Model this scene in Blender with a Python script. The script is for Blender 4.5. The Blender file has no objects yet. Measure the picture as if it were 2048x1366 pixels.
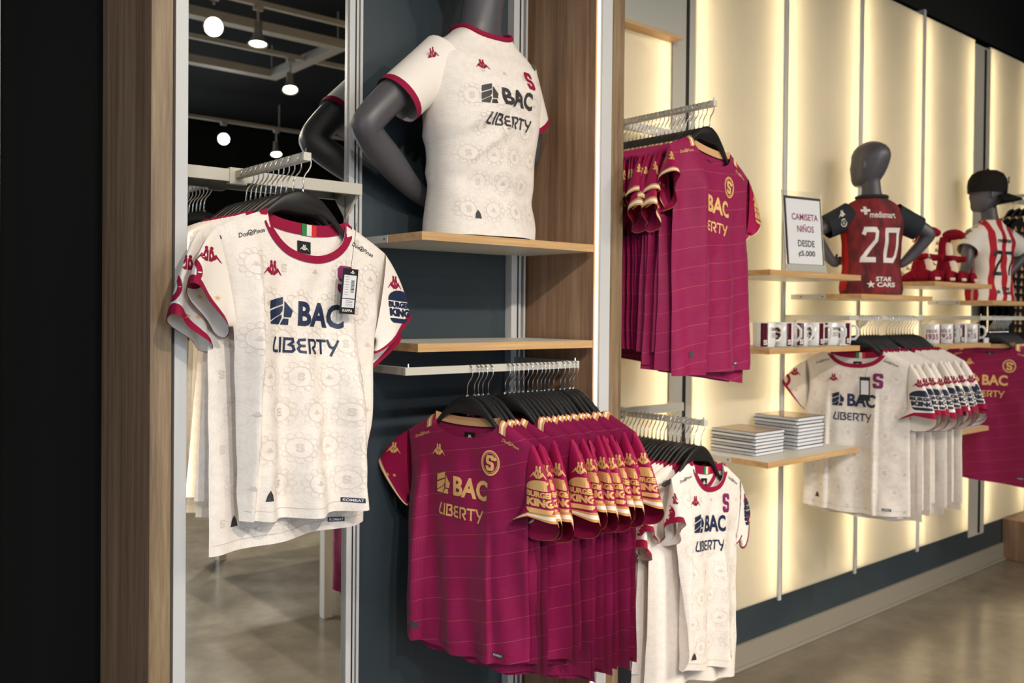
import bpy, bmesh, math, random
import numpy as np
from mathutils import Vector, Matrix
from mathutils.geometry import tessellate_polygon
from mathutils.bvhtree import BVHTree

sc = bpy.context.scene
COL = sc.collection
R = math.radians

# ------------------------------------------------------------------ camera
# fitted from the photograph: f = 1787 px on a 2048 px wide frame, eye height 1.45 m
cam_d = bpy.data.cameras.new('camera')
cam_d.sensor_width = 36.0
cam_d.lens = 1787.33 / 2048 * 36.0
cam_d.shift_y = (643.842 - 683.0) / 2048
cam_d.clip_start = 0.05
cam = bpy.data.objects.new('camera', cam_d)
COL.objects.link(cam)
_yaw, _pitch, _roll = 0.702475, 0.0111017, -0.00939698
_f = Vector((math.sin(_yaw) * math.cos(_pitch), math.cos(_yaw) * math.cos(_pitch), -math.sin(_pitch)))
_r = Vector((math.cos(_yaw), -math.sin(_yaw), 0))
_d = _f.cross(_r)
_r2 = math.cos(_roll) * _r + math.sin(_roll) * _d
_d2 = -math.sin(_roll) * _r + math.cos(_roll) * _d
cam.matrix_world = Matrix(((_r2.x, -_d2.x, -_f.x, 0), (_r2.y, -_d2.y, -_f.y, 0), (_r2.z, -_d2.z, -_f.z, 1.45), (0, 0, 0, 1)))
cam_d.dof.use_dof = True
cam_d.dof.focus_distance = 1.95
cam_d.dof.aperture_fstop = 4.6
sc.camera = cam

# ------------------------------------------------------------------ exposure, world, daylight
sc.view_settings.view_transform = 'Standard'
sc.view_settings.look = 'None'
sc.view_settings.gamma = 1.0
sc.view_settings.use_curve_mapping = False
sc.view_settings.exposure = 0.0
sc.cycles.caustics_reflective = False
sc.cycles.caustics_refractive = False

w = bpy.data.worlds.new('world')
sc.world = w
w.use_nodes = True
w.node_tree.nodes['Background'].inputs[0].default_value = (0.55, 0.66, 0.82, 1)
w.node_tree.nodes['Background'].inputs[1].default_value = 0.6


def add_light(name, kind, loc, target, energy, color, **kw):
    d = bpy.data.lights.new(name, kind)
    d.energy = energy
    d.color = color
    for k, v in kw.items():
        setattr(d, k, v)
    o = bpy.data.objects.new(name, d)
    COL.objects.link(o)
    o.location = loc
    o.rotation_euler = (Vector(target) - Vector(loc)).to_track_quat('-Z', 'Y').to_euler()
    return o


# daylight through the shop front windows (left wall and the wall behind the camera)
add_light('daylight_side', 'AREA', (-2.62, 0.0, 1.55), (2, 0.6, 1.2), 42, (0.68, 0.84, 1.0), shape='RECTANGLE', size=2.5, size_y=3.6)
add_light('daylight_front', 'AREA', (1.4, -5.85, 1.6), (1.6, 2, 1.0), 135, (0.82, 0.91, 1.0), shape='RECTANGLE', size=4.4, size_y=2.6)

# ------------------------------------------------------------------ materials
MATS = {}


def nt(name):
    m = bpy.data.materials.new(name)
    m.use_nodes = True
    MATS[name] = m
    return m, m.node_tree.nodes, m.node_tree.links, m.node_tree.nodes['Principled BSDF']


def srgb(r, g, b):
    f = lambda c: (c / 255 / 12.92) if c / 255 <= 0.04045 else ((c / 255 + 0.055) / 1.055) ** 2.4
    return (f(r), f(g), f(b), 1)


def plain(name, col, rough=0.5, metal=0.0, spec=0.5, coat=0.0):
    m, n, l, p = nt(name)
    p.inputs['Base Color'].default_value = col
    p.inputs['Roughness'].default_value = rough
    p.inputs['Metallic'].default_value = metal
    p.inputs['Specular IOR Level'].default_value = spec
    if coat:
        p.inputs['Coat Weight'].default_value = coat
        p.inputs['Coat Roughness'].default_value = 0.1
    return m


def math_node(n, l, op, a, b=None, clamp=False):
    x = n.new('ShaderNodeMath')
    x.operation = op
    x.use_clamp = clamp
    for i, v in enumerate((a, b)):
        if v is None:
            continue
        if isinstance(v, (int, float)):
            x.inputs[i].default_value = v
        else:
            l.new(v, x.inputs[i])
    return x.outputs[0]


def mix_col(n, l, fac, a, b):
    x = n.new('ShaderNodeMix')
    x.data_type = 'RGBA'
    for sock, v in ((0, fac), (6, a), (7, b)):
        if isinstance(v, (int, float)):
            x.inputs[sock].default_value = v
        elif isinstance(v, tuple):
            x.inputs[sock].default_value = v
        else:
            l.new(v, x.inputs[sock])
    return x.outputs[2]


def noise(n, l, vec, scale, detail=3, rough=0.5):
    x = n.new('ShaderNodeTexNoise')
    x.inputs['Scale'].default_value = scale
    x.inputs['Detail'].default_value = detail
    x.inputs['Roughness'].default_value = rough
    if vec is not None:
        l.new(vec, x.inputs['Vector'])
    return x.outputs['Fac']


def mapping(n, l, vec, scale=(1, 1, 1), rot=(0, 0, 0), loc=(0, 0, 0)):
    x = n.new('ShaderNodeMapping')
    x.inputs['Scale'].default_value = scale
    x.inputs['Rotation'].default_value = rot
    x.inputs['Location'].default_value = loc
    l.new(vec, x.inputs['Vector'])
    return x.outputs[0]


def texco(n, which='Object'):
    return n.new('ShaderNodeTexCoord').outputs[which]


def bump(n, l, p, h, strength=0.2, dist=0.01):
    b = n.new('ShaderNodeBump')
    b.inputs['Strength'].default_value = strength
    b.inputs['Distance'].default_value = dist
    l.new(h, b.inputs['Height'])
    l.new(b.outputs[0], p.inputs['Normal'])


def ramp(n, l, fac, stops):
    x = n.new('ShaderNodeValToRGB')
    while len(x.color_ramp.elements) < len(stops):
        x.color_ramp.elements.new(0.5)
    for e, (pos, c) in zip(x.color_ramp.elements, stops):
        e.position = pos
        e.color = c
    l.new(fac, x.inputs[0])
    return x.outputs[0]


def wood(name, c1, c2, c3, scale, rough=0.45):
    """grain runs along local Z; scale = (x, y, z) stretch of the noise"""
    m, n, l, p = nt(name)
    v = mapping(n, l, texco(n), scale)
    a = noise(n, l, v, 1.0, 5, 0.65)
    b = noise(n, l, mapping(n, l, texco(n), tuple(s * 4.5 for s in scale)), 1.0, 3, 0.6)
    f = math_node(n, l, 'ADD', math_node(n, l, 'MULTIPLY', a, 0.72), math_node(n, l, 'MULTIPLY', b, 0.28))
    l.new(ramp(n, l, f, [(0.33, c1), (0.5, c2), (0.66, c3)]), p.inputs['Base Color'])
    p.inputs['Roughness'].default_value = rough
    bump(n, l, p, b, 0.12, 0.002)
    return m


wood('walnut', srgb(116, 88, 68), srgb(154, 121, 95), srgb(180, 148, 120), (26, 26, 1.1))
wood('walnut_edge', srgb(98, 80, 60), srgb(132, 110, 84), srgb(156, 134, 106), (60, 60, 2.6))
wood('oak_edge', srgb(186, 145, 98), srgb(208, 168, 118), srgb(222, 186, 138), (2.5, 40, 60))
plain('shelf_white', srgb(214, 212, 204), 0.4)
plain('white_metal', srgb(204, 206, 208), 0.35)
plain('rail_metal', srgb(205, 202, 192), 0.32)
plain('grey_post', srgb(192, 187, 176), 0.45)
plain('dark_gap', srgb(22, 26, 24), 0.6)
plain('chrome', (0.75, 0.75, 0.74, 1), 0.16, 1.0)
plain('black_plastic', srgb(30, 29, 30), 0.42)
plain('mirror_glass', (0.93, 0.95, 0.94, 1), 0.0, 1.0)
plain('mannequin_grey', srgb(82, 80, 86), 0.42)
plain('ceiling_black', srgb(26, 25, 23), 0.9, spec=0.1)
plain('wall_black', srgb(30, 31, 30), 0.8, spec=0.2)
plain('pipe_white', srgb(176, 168, 156), 0.6)
plain('crimson_trim', srgb(150, 22, 62), 0.75, spec=0.2)
plain('navy_print', srgb(28, 42, 74), 0.5)
plain('charcoal_print', srgb(56, 54, 58), 0.55)
plain('purple_print', srgb(130, 32, 96), 0.55)
plain('gold_print', srgb(234, 188, 122), 0.45)
plain('white_print', srgb(226, 222, 216), 0.6)
plain('black_print', srgb(22, 22, 24), 0.5)
plain('tonal_print', srgb(222, 212, 204), 0.75, spec=0.2)
plain('seam_stitch', srgb(206, 194, 184), 0.8, spec=0.2)  # slightly darker stitch line along the cream hems
plain('cavity_grey', srgb(168, 166, 160), 0.9, spec=0.1)
plain('green_print', srgb(30, 130, 70), 0.7)
plain('red_print', srgb(206, 40, 40), 0.7)
plain('tan_fabric', srgb(212, 166, 122), 0.85, spec=0.2)
plain('black_fabric', srgb(24, 24, 26), 0.85, spec=0.2)
plain('dark_sleeve', srgb(42, 46, 52), 0.8, spec=0.2)
plain('paper', srgb(226, 228, 234), 0.7)
plain('notebook_cover', srgb(46, 44, 52), 0.25)
plain('notebook_cover_print', srgb(150, 116, 74), 0.18)
plain('ceramic', srgb(226, 226, 226), 0.15)
plain('maroon_glaze', srgb(86, 22, 38), 0.2)
plain('plush_maroon', srgb(138, 22, 42), 0.95, spec=0.1)
plain('plush_cream', srgb(236, 214, 190), 0.95, spec=0.1)
plain('cap_black', srgb(34, 30, 28), 0.85, spec=0.2)
plain('acrylic_grey', srgb(190, 190, 182), 0.2)
plain('skirting_grey', srgb(146, 140, 128), 0.5)
plain('table_white', srgb(232, 230, 224), 0.4)

# dark glossy slate panel
m, n, l, p = nt('slate_panel')
f = noise(n, l, mapping(n, l, texco(n), (2, 2, 2)), 1.0, 2)
l.new(ramp(n, l, f, [(0.3, srgb(46, 57, 66)), (0.7, srgb(57, 68, 75))]), p.inputs['Base Color'])
p.inputs['Roughness'].default_value = 0.34
m, n, l, p = nt('slate_shaded')  # dark panel of the unlit bay, its shade put into the colour
p.inputs['Base Color'].default_value = srgb(10, 12, 13)
p.inputs['Roughness'].default_value = 0.85
p.inputs['Specular IOR Level'].default_value = 0.15

# polished concrete
m, n, l, p = nt('concrete')
co = texco(n)
f1 = noise(n, l, co, 0.9, 6, 0.6)
f2 = noise(n, l, co, 5.5, 6, 0.65)
f = math_node(n, l, 'ADD', math_node(n, l, 'MULTIPLY', f1, 0.6), math_node(n, l, 'MULTIPLY', f2, 0.4))
l.new(ramp(n, l, f, [(0.32, srgb(98, 91, 80)), (0.5, srgb(122, 114, 101)), (0.68, srgb(144, 136, 122))]), p.inputs['Base Color'])
l.new(ramp(n, l, f2, [(0.25, (0.17, 0.17, 0.17, 1)), (0.75, (0.24, 0.24, 0.24, 1))]), p.inputs['Roughness'])

# frosted panel lit from LED strips in the cavity behind it
m, n, l, p = nt('frosted_panel')
p.inputs['Base Color'].default_value = (0.84, 0.80, 0.70, 1)
p.inputs['Roughness'].default_value = 0.35
tr = n.new('ShaderNodeBsdfTranslucent')
tr.inputs[0].default_value = (0.97, 0.93, 0.84, 1)
mx = n.new('ShaderNodeMixShader')
mx.inputs[0].default_value = 0.62
l.new(p.outputs[0], mx.inputs[1])
l.new(tr.outputs[0], mx.inputs[2])
l.new(mx.outputs[0], n['Material Output'].inputs[0])


def emit(name, col, strength):
    m, n, l, p = nt(name)
    p.inputs['Base Color'].default_value = (0.8, 0.8, 0.8, 1)
    p.inputs['Emission Color'].default_value = col
    p.inputs['Emission Strength'].default_value = strength
    return m


emit('led_warm', (1.0, 0.84, 0.58, 1), 30)
emit('led_edge', (1.0, 0.84, 0.56, 1), 7)
emit('lamp_face', (1.0, 0.88, 0.68, 1), 30)

m, n, l, p = nt('window_glass')
p.inputs['Base Color'].default_value = (0.95, 0.97, 0.97, 1)
p.inputs['Roughness'].default_value = 0.02
p.inputs['Transmission Weight'].default_value = 1.0
p.inputs['IOR'].default_value = 1.1
m, n, l, p = nt('clear_acrylic')
p.inputs['Base Color'].default_value = (0.96, 0.97, 0.96, 1)
p.inputs['Roughness'].default_value = 0.05
p.inputs['Transmission Weight'].default_value = 0.9
p.inputs['IOR'].default_value = 1.2


def jersey_white(name):
    m, n, l, p = nt(name)
    uv = texco(n, 'UV')
    # faint tonal medallions: rings around a diamond lattice, broken by fine mottling
    a = mapping(n, l, uv, (1 / 0.075, 1 / 0.075, 1), (0, 0, R(45)))
    fr = n.new('ShaderNodeVectorMath'); fr.operation = 'FRACTION'; l.new(a, fr.inputs[0])
    sb = n.new('ShaderNodeVectorMath'); sb.operation = 'SUBTRACT'; l.new(fr.outputs[0], sb.inputs[0]); sb.inputs[1].default_value = (0.5, 0.5, 0)
    ln = n.new('ShaderNodeVectorMath'); ln.operation = 'LENGTH'; l.new(sb.outputs[0], ln.inputs[0])
    s = math_node(n, l, 'SINE', math_node(n, l, 'MULTIPLY', ln.outputs['Value'], 62.0))
    s = math_node(n, l, 'POWER', math_node(n, l, 'MAXIMUM', s, 0.0), 3.0)
    mot = noise(n, l, uv, 300, 4, 0.7)
    mot2 = noise(n, l, uv, 60, 3, 0.6)
    f = math_node(n, l, 'MULTIPLY', s, math_node(n, l, 'MULTIPLY', mot, 0.30), True)
    f = math_node(n, l, 'ADD', f, math_node(n, l, 'MULTIPLY', math_node(n, l, 'SUBTRACT', mot2, 0.42, True), 0.9), True)
    c = mix_col(n, l, f, srgb(243, 236, 230), srgb(210, 197, 188))
    l.new(c, p.inputs['Base Color'])
    p.inputs['Roughness'].default_value = 0.8
    p.inputs['Specular IOR Level'].default_value = 0.25
    p.inputs['Sheen Weight'].default_value = 0.15
    bump(n, l, p, noise(n, l, uv, 22, 3, 0.55), 0.25, 0.006)
    return m


jersey_white('jersey_white')
plain('sleeve_white', srgb(242, 235, 228), 0.8, spec=0.25)


def jersey_maroon(name, base, dark):
    m, n, l, p = nt(name)
    uv = texco(n, 'UV')
    sp = n.new('ShaderNodeSeparateXYZ'); l.new(uv, sp.inputs[0])
    x, z = sp.outputs[0], sp.outputs[1]
    wob = math_node(n, l, 'MULTIPLY', math_node(n, l, 'SINE', math_node(n, l, 'MULTIPLY', x, 14.0)), 0.006)
    d = math_node(n, l, 'ADD', math_node(n, l, 'SUBTRACT', z, math_node(n, l, 'MULTIPLY', x, 0.24)), wob)
    t = math_node(n, l, 'FRACT', math_node(n, l, 'DIVIDE', d, 0.056))
    line = math_node(n, l, 'LESS_THAN', math_node(n, l, 'ABSOLUTE', math_node(n, l, 'SUBTRACT', t, 0.5)), 0.009)
    line2 = math_node(n, l, 'LESS_THAN', math_node(n, l, 'ABSOLUTE', math_node(n, l, 'SUBTRACT', t, 0.12)), 0.009)
    dots = math_node(n, l, 'GREATER_THAN', math_node(n, l, 'FRACT', math_node(n, l, 'MULTIPLY', x, 260.0)), 0.4)
    gold = math_node(n, l, 'MULTIPLY', math_node(n, l, 'MULTIPLY', line, dots), 0.42)
    rib = math_node(n, l, 'MULTIPLY', math_node(n, l, 'ADD', math_node(n, l, 'SINE', math_node(n, l, 'MULTIPLY', x, 1700.0)), 1.0), 0.16)
    c = mix_col(n, l, rib, base, dark)
    c = mix_col(n, l, math_node(n, l, 'MULTIPLY', line2, 0.45), c, dark)
    c = mix_col(n, l, gold, c, srgb(236, 160, 130))
    l.new(c, p.inputs['Base Color'])
    p.inputs['Roughness'].default_value = 0.62
    p.inputs['Specular IOR Level'].default_value = 0.3
    p.inputs['Sheen Weight'].default_value = 0.12
    bump(n, l, p, noise(n, l, uv, 20, 3, 0.55), 0.22, 0.006)
    return m


jersey_maroon('jersey_maroon', srgb(148, 10, 78), srgb(92, 2, 50))
plain('sleeve_maroon', srgb(160, 18, 76), 0.6, spec=0.3)


def stripes(name, cols, coord=1, freq=1.0):
    """flat bands across UV v in 0..1"""
    m, n, l, p = nt(name)
    sp = n.new('ShaderNodeSeparateXYZ'); l.new(texco(n, 'UV'), sp.inputs[0])
    v = sp.outputs[coord]
    if freq != 1.0:
        v = math_node(n, l, 'FRACT', math_node(n, l, 'MULTIPLY', v, freq))
    x = n.new('ShaderNodeValToRGB'); x.color_ramp.interpolation = 'CONSTANT'
    while len(x.color_ramp.elements) < len(cols):
        x.color_ramp.elements.new(0.5)
    for e, (pos, c) in zip(x.color_ramp.elements, cols):
        e.position = pos; e.color = c
    l.new(v, x.inputs[0]); l.new(x.outputs[0], p.inputs['Base Color'])
    p.inputs['Roughness'].default_value = 0.75
    p.inputs['Specular IOR Level'].default_value = 0.25
    return m


_g, _w = srgb(206, 150, 92), srgb(240, 228, 210)
stripes('gold_cuff', [(0.0, _g), (0.28, _w), (0.72, _g)])
stripes('gold_tab', [(0.0, _g), (0.3, _w), (0.62, _g)], 0)
stripes('red_white_stripe', [(0.0, srgb(236, 226, 218)), (0.5, srgb(176, 30, 44))], 0, 14.0)

# red kid's shirt, mottled dark
m, n, l, p = nt('jersey_red')
f = noise(n, l, mapping(n, l, texco(n, 'UV'), (26, 9, 1)), 1.0, 4, 0.6)
l.new(ramp(n, l, f, [(0.35, srgb(70, 12, 20)), (0.55, srgb(124, 22, 32)), (0.75, srgb(150, 28, 36))]), p.inputs['Base Color'])
p.inputs['Roughness'].default_value = 0.75
plain('jersey_red_side', srgb(180, 30, 36), 0.75, spec=0.2)


# ------------------------------------------------------------------ mesh helpers
def M(x):
    return MATS[x] if isinstance(x, str) else x


def mesh(name, verts, faces, uvs=None, smooth=False):
    me = bpy.data.meshes.new(name)
    me.from_pydata([tuple(map(float, v)) for v in verts], [], [tuple(map(int, f)) for f in faces])
    if uvs is not None:
        lay = me.uv_layers.new(name='UVMap')
        idx = np.empty(len(me.loops), dtype=np.int32)
        me.loops.foreach_get('vertex_index', idx)
        lay.data.foreach_set('uv', np.asarray(uvs, dtype=np.float32)[idx].ravel())
    if smooth:
        me.polygons.foreach_set('use_smooth', [True] * len(me.polygons))
    me.update()
    return me


def obj(name, me, mat=None, parent=None, loc=(0, 0, 0), rot=(0, 0, 0)):
    o = bpy.data.objects.new(name, me)
    COL.objects.link(o)
    o.location = loc
    o.rotation_euler = rot
    if mat is not None and len(me.materials) == 0:
        me.materials.append(M(mat))
    if parent is not None:
        o.parent = parent
    return o


def thing(name, label, cat, loc=(0, 0, 0), rot=(0, 0, 0), group=None):
    o = bpy.data.objects.new(name, None)
    o.empty_display_size = 0.05
    COL.objects.link(o)
    o.location = loc
    o.rotation_euler = rot
    return tag(o, label, cat, group)


def tag(o, label, cat, group=None):
    o['label'] = label
    o['category'] = cat
    if group:
        o['group'] = group
    return o


def struct(o, label=None, cat=None):
    o['kind'] = 'structure'
    if label:
        o['label'] = label
    if cat:
        o['category'] = cat
    return o


def dup(root, loc, rot, label=None, group=None):
    r = root.copy()
    COL.objects.link(r)
    r.location = loc
    r.rotation_euler = rot
    if label:
        r['label'] = label
    if group:
        r['group'] = group
    for ch in list(root.children):
        c = ch.copy()
        COL.objects.link(c)
        c.parent = r
        for g in list(ch.children):
            d = g.copy()
            COL.objects.link(d)
            d.parent = c
    return r


def box_vf(x0, x1, y0, y1, z0, z1):
    v = [(x, y, z) for z in (z0, z1) for y in (y0, y1) for x in (x0, x1)]
    f = [(0, 2, 3, 1), (4, 5, 7, 6), (0, 1, 5, 4), (2, 6, 7, 3), (0, 4, 6, 2), (1, 3, 7, 5)]
    return v, f


def box(x0, x1, y0, y1, z0, z1, bevel=0.0, name='box'):
    v, f = box_vf(x0, x1, y0, y1, z0, z1)
    if not bevel:
        return mesh(name, v, f)
    bm = bmesh.new()
    vs = [bm.verts.new(p) for p in v]
    for q in f:
        bm.faces.new([vs[i] for i in q])
    bmesh.ops.bevel(bm, geom=list(bm.edges), offset=bevel, segments=2, affect='EDGES', profile=0.6)
    me = bpy.data.meshes.new(name)
    bm.to_mesh(me)
    bm.free()
    return me


def join(parts):
    V, F, k = [], [], 0
    for v, f in parts:
        V += list(v)
        F += [tuple(i + k for i in q) for q in f]
        k += len(v)
    return V, F


def tube(path, rad, n=8, closed=False, cap=True):
    """sweep a circle along a 3-D path; rad scalar or list"""
    P = [Vector(p) for p in path]
    rr = rad if isinstance(rad, (list, tuple)) else [rad] * len(P)
    V, F = [], []
    up = None
    for i, p in enumerate(P):
        a = P[(i - 1) % len(P)] if (i or closed) else P[i]
        b = P[(i + 1) % len(P)] if (i < len(P) - 1 or closed) else P[i]
        t = (b - a).normalized()
        if up is None:
            up = Vector((0, 0, 1)) if abs(t.z) < 0.9 else Vector((1, 0, 0))
        s = t.cross(up)
        if s.length < 1e-6:
            s = t.orthogonal()
        s.normalize()
        up = s.cross(t).normalized()
        for k in range(n):
            an = 2 * math.pi * k / n
            V.append(p + (s * math.cos(an) + up * math.sin(an)) * rr[i])
    m_ = len(P)
    for i in range(m_ if closed else m_ - 1):
        j = (i + 1) % m_
        for k in range(n):
            F.append((i * n + k, i * n + (k + 1) % n, j * n + (k + 1) % n, j * n + k))
    if cap and not closed:
        F.append(tuple(range(n))[::-1])
        F.append(tuple((m_ - 1) * n + k for k in range(n)))
    return V, F


def lathe(prof, n=24, center=(0, 0, 0)):
    """prof: (r, z) list"""
    V, F = [], []
    for r, z in prof:
        for k in range(n):
            a = 2 * math.pi * k / n
            V.append((center[0] + r * math.cos(a), center[1] + r * math.sin(a), center[2] + z))
    for i in range(len(prof) - 1):
        for k in range(n):
            F.append((i * n + k, i * n + (k + 1) % n, (i + 1) * n + (k + 1) % n, (i + 1) * n + k))
    return V, F


def loft(rings, cap0=True, cap1=True, closed=True):
    n = len(rings[0])
    V = [p for r in rings for p in r]
    F = []
    for i in range(len(rings) - 1):
        for k in range(n if closed else n - 1):
            F.append((i * n + k, i * n + (k + 1) % n, (i + 1) * n + (k + 1) % n, (i + 1) * n + k))
    if cap0:
        F.append(tuple(range(n))[::-1])
    if cap1:
        F.append(tuple((len(rings) - 1) * n + k for k in range(n)))
    return V, F


def sstep(a, b, x):
    t = min(max((x - a) / (b - a), 0.0), 1.0)
    return t * t * (3 - 2 * t)


# ------------------------------------------------------------------ flat art (2-D shapes used for print)
def poly(*loops):
    pts = [p for lp in loops for p in lp]
    tris = tessellate_polygon([[Vector((x, y, 0)) for x, y in lp] for lp in loops])
    return [(np.array(pts, float), [tuple(t) for t in tris])]


def circ(cx, cy, r, n=20, ry=None):
    ry = r if ry is None else ry
    return [(cx + r * math.cos(2 * math.pi * k / n), cy + ry * math.sin(2 * math.pi * k / n)) for k in range(n)]


def ring(cx, cy, r0, r1, n=28):
    a, b = circ(cx, cy, r0, n), circ(cx, cy, r1, n)
    V = np.array(a + b)
    return [(V, [t for k in range(n) for t in ((k, (k + 1) % n, n + (k + 1) % n), (k, n + (k + 1) % n, n + k))])]


def stroke(pts, w):
    """thick polyline with mitred joints"""
    P = [np.array(p, float) for p in pts]
    L, Rr = [], []
    for i, p in enumerate(P):
        d0 = (P[i] - P[i - 1]) if i else (P[1] - P[0])
        d1 = (P[i + 1] - P[i]) if i < len(P) - 1 else d0
        d0 = d0 / (np.linalg.norm(d0) + 1e-9)
        d1 = d1 / (np.linalg.norm(d1) + 1e-9)
        n0, n1 = np.array((-d0[1], d0[0])), np.array((-d1[1], d1[0]))
        m_ = n0 + n1
        m_ = m_ / (np.linalg.norm(m_) + 1e-9)
        k = min(1.0 / max(m_ @ n0, 0.35), 2.2)
        L.append(p + m_ * w / 2 * k)
        Rr.append(p - m_ * w / 2 * k)
    n_ = len(P)
    V = np.array(L + Rr)
    F = []
    for i in range(n_ - 1):
        F += [(i, n_ + i, n_ + i + 1), (i, n_ + i + 1, i + 1)]
    return [(V, F)]


_TXT = {}


def text(s, bold=0.0):
    key = (s, bold)
    if key not in _TXT:
        c = bpy.data.curves.new('t', 'FONT')
        c.body = s
        c.size = 1.0
        c.offset = bold
        c.resolution_u = 3
        o = bpy.data.objects.new('t', c)
        me = o.to_mesh()
        V = np.array([(v.co.x, v.co.y) for v in me.vertices], float)
        F = []
        for q in me.polygons:
            q = list(q.vertices)
            F += [(q[0], q[i], q[i + 1]) for i in range(1, len(q) - 1)]
        o.to_mesh_clear()
        bpy.data.objects.remove(o)
        bpy.data.curves.remove(c)
        _TXT[key] = (V, F)
    V, F = _TXT[key]
    return [(V.copy(), F)]


def bounds(art):
    A = np.concatenate([v for v, _ in art])
    return A.min(0), A.max(0)


def fit(art, cx, cy, w=None, h=None, shear=0.0, rot=0.0):
    """scale art into a box of width w and/or height h centred at (cx, cy)"""
    lo, hi = bounds(art)
    s = hi - lo
    kx = w / s[0] if w else None
    ky = h / s[1] if h else None
    kx = kx or ky
    ky = ky or kx
    c = (lo + hi) / 2
    out = []
    for v, f in art:
        q = (v - c) * (kx, ky)
        q = np.c_[q[:, 0] + shear * q[:, 1], q[:, 1]]
        if rot:
            ca, sa = math.cos(rot), math.sin(rot)
            q = np.c_[q[:, 0] * ca - q[:, 1] * sa, q[:, 0] * sa + q[:, 1] * ca]
        out.append((q + (cx, cy), f))
    return out


def move(art, dx, dy):
    return [(v + (dx, dy), f) for v, f in art]


def art_icon():
    a = poly([(0, 0.82), (0.60, 1.0), (0.60, 0.74), (0, 0.52)])
    a += poly([(0, 0.46), (0.60, 0.68), (0.60, 0.50), (0.50, 0.36), (0, 0.12)])
    a += poly([(0, 0.07), (0.56, 0.36), (0.58, 0.25), (0.46, 0.0), (0, 0.0)])
    a += poly([(0.66, 0.86), (1.0, 0.52), (0.94, 0.28), (0.66, 0.28)])
    a += poly([(0.64, 0.22), (0.86, 0.22), (0.86, 0.0), (0.52, 0.0)])
    return a


def art_bac():
    a = fit(art_icon(), 0.0, 0, h=1.0, w=1.0)
    return a + fit(text('BAC', 0.035), 1.86, -0.05, h=0.92, w=2.25)


def art_liberty():
    w_ = 0.17
    o = []
    L_ = lambda x, *p: o.extend(stroke([(x + a, b) for a, b in p], w_))
    L_(0.0, (0.32, 1), (0.06, 0.34), (0.08, 0.14), (0.22, 0.09), (0.55, 0.09))
    L_(0.74, (0, 1), (0, 0))
    L_(0.98, (0.08, 0), (0.08, 0.91), (0.62, 0.91), (0.66, 0.72), (0.44, 0.54), (0.66, 0.46), (0.72, 0.22), (0.6, 0.09), (0.08, 0.09))
    L_(1.88, (0.6, 0.91), (0.16, 0.88), (0.06, 0.7), (0.2, 0.5), (0.55, 0.5))
    L_(1.88, (0.2, 0.5), (0.06, 0.3), (0.16, 0.12), (0.6, 0.09))
    L_(2.66, (0.08, 0), (0.08, 0.91), (0.56, 0.91), (0.7, 0.76), (0.66, 0.52), (0.48, 0.42), (0.34, 0.42))
    L_(2.66, (0.36, 0.44), (0.72, 0.0))
    L_(3.5, (0, 0.91), (0.84, 0.91))
    L_(3.5, (0.42, 0.91), (0.42, 0))
    L_(4.44, (0, 1), (0.18, 0.55), (0.34, 0.46), (0.5, 0.5))
    L_(4.44, (0.8, 1), (0.22, -0.1))
    return o


def art_mark():
    """two seated figures back to back"""
    a = []
    for s in (1, -1):
        f = lambda pts, s=s: [(s * x, y) for x, y in pts]
        a += poly(f(circ(0.19, 0.86, 0.13, 12)))
        a += poly(f([(0.03, 0.74), (0.10, 0.76), (0.30, 0.72), (0.40, 0.42), (0.52, 0.52), (0.62, 0.40), (0.98, 0.02), (1.0, 0.0), (0.86, 0.04),
                     (0.60, 0.26), (0.46, 0.14), (0.34, 0.10), (0.22, 0.0), (0.02, 0.0), (0.02, 0.4)]),
                  f([(0.18, 0.58), (0.27, 0.36), (0.18, 0.22), (0.12, 0.4)]))
    return a


def art_s():
    o = [(0.15, 0), (0.85, 0), (1, 0.12), (1, 0.44), (0.85, 0.56), (0.36, 0.62), (0.36, 0.80), (0.64, 0.80), (0.64, 0.68), (1, 0.68), (1, 0.88),
         (0.85, 1), (0.15, 1), (0, 0.88), (0, 0.56), (0.15, 0.44), (0.64, 0.38), (0.64, 0.20), (0.36, 0.20), (0.36, 0.32), (0, 0.32), (0, 0.12)]
    return fit(poly(o), 0, 0, w=0.72, h=1.0)


def art_burger():
    top = [(-0.5, 0.18)] + [(-0.5 * math.cos(t), 0.18 + 0.32 * math.sin(t) ** 0.8) for t in np.linspace(0.12, math.pi - 0.12, 14)] + [(0.5, 0.18)]
    bot = [(-0.47, -0.36), (0.47, -0.36), (0.44, -0.44), (0.36, -0.5), (-0.36, -0.5), (-0.44, -0.44)]
    return poly(top) + poly(bot) + fit(text('BURGER', 0.06), 0, 0.06, w=0.98, h=0.18) + fit(text('KING', 0.07), 0, -0.18, w=0.94, h=0.24)


def art_crest_gold():
    return ring(0, 0, 0.43, 0.5) + ring(0, 0, 0.375, 0.40) + fit(art_s(), 0, 0, h=0.6) + poly(circ(0.26, 0.16, 0.07, 10))


def art_star(n=5, r=0.5, q=0.4):
    return poly([((r if k % 2 == 0 else r * q) * math.sin(math.pi * k / n), (r if k % 2 == 0 else r * q) * math.cos(math.pi * k / n)) for k in range(2 * n)])


def art_script():
    return fit(text('Dos', 0.004), -0.75, 0.0, h=0.42, shear=0.25) + ring(0, 0.02, 0.20, 0.27, 16) + poly(circ(0, -0.02, 0.1, 8)) + fit(text('Pinos', 0.004), 0.95, 0.0, h=0.42, shear=0.25)


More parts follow.
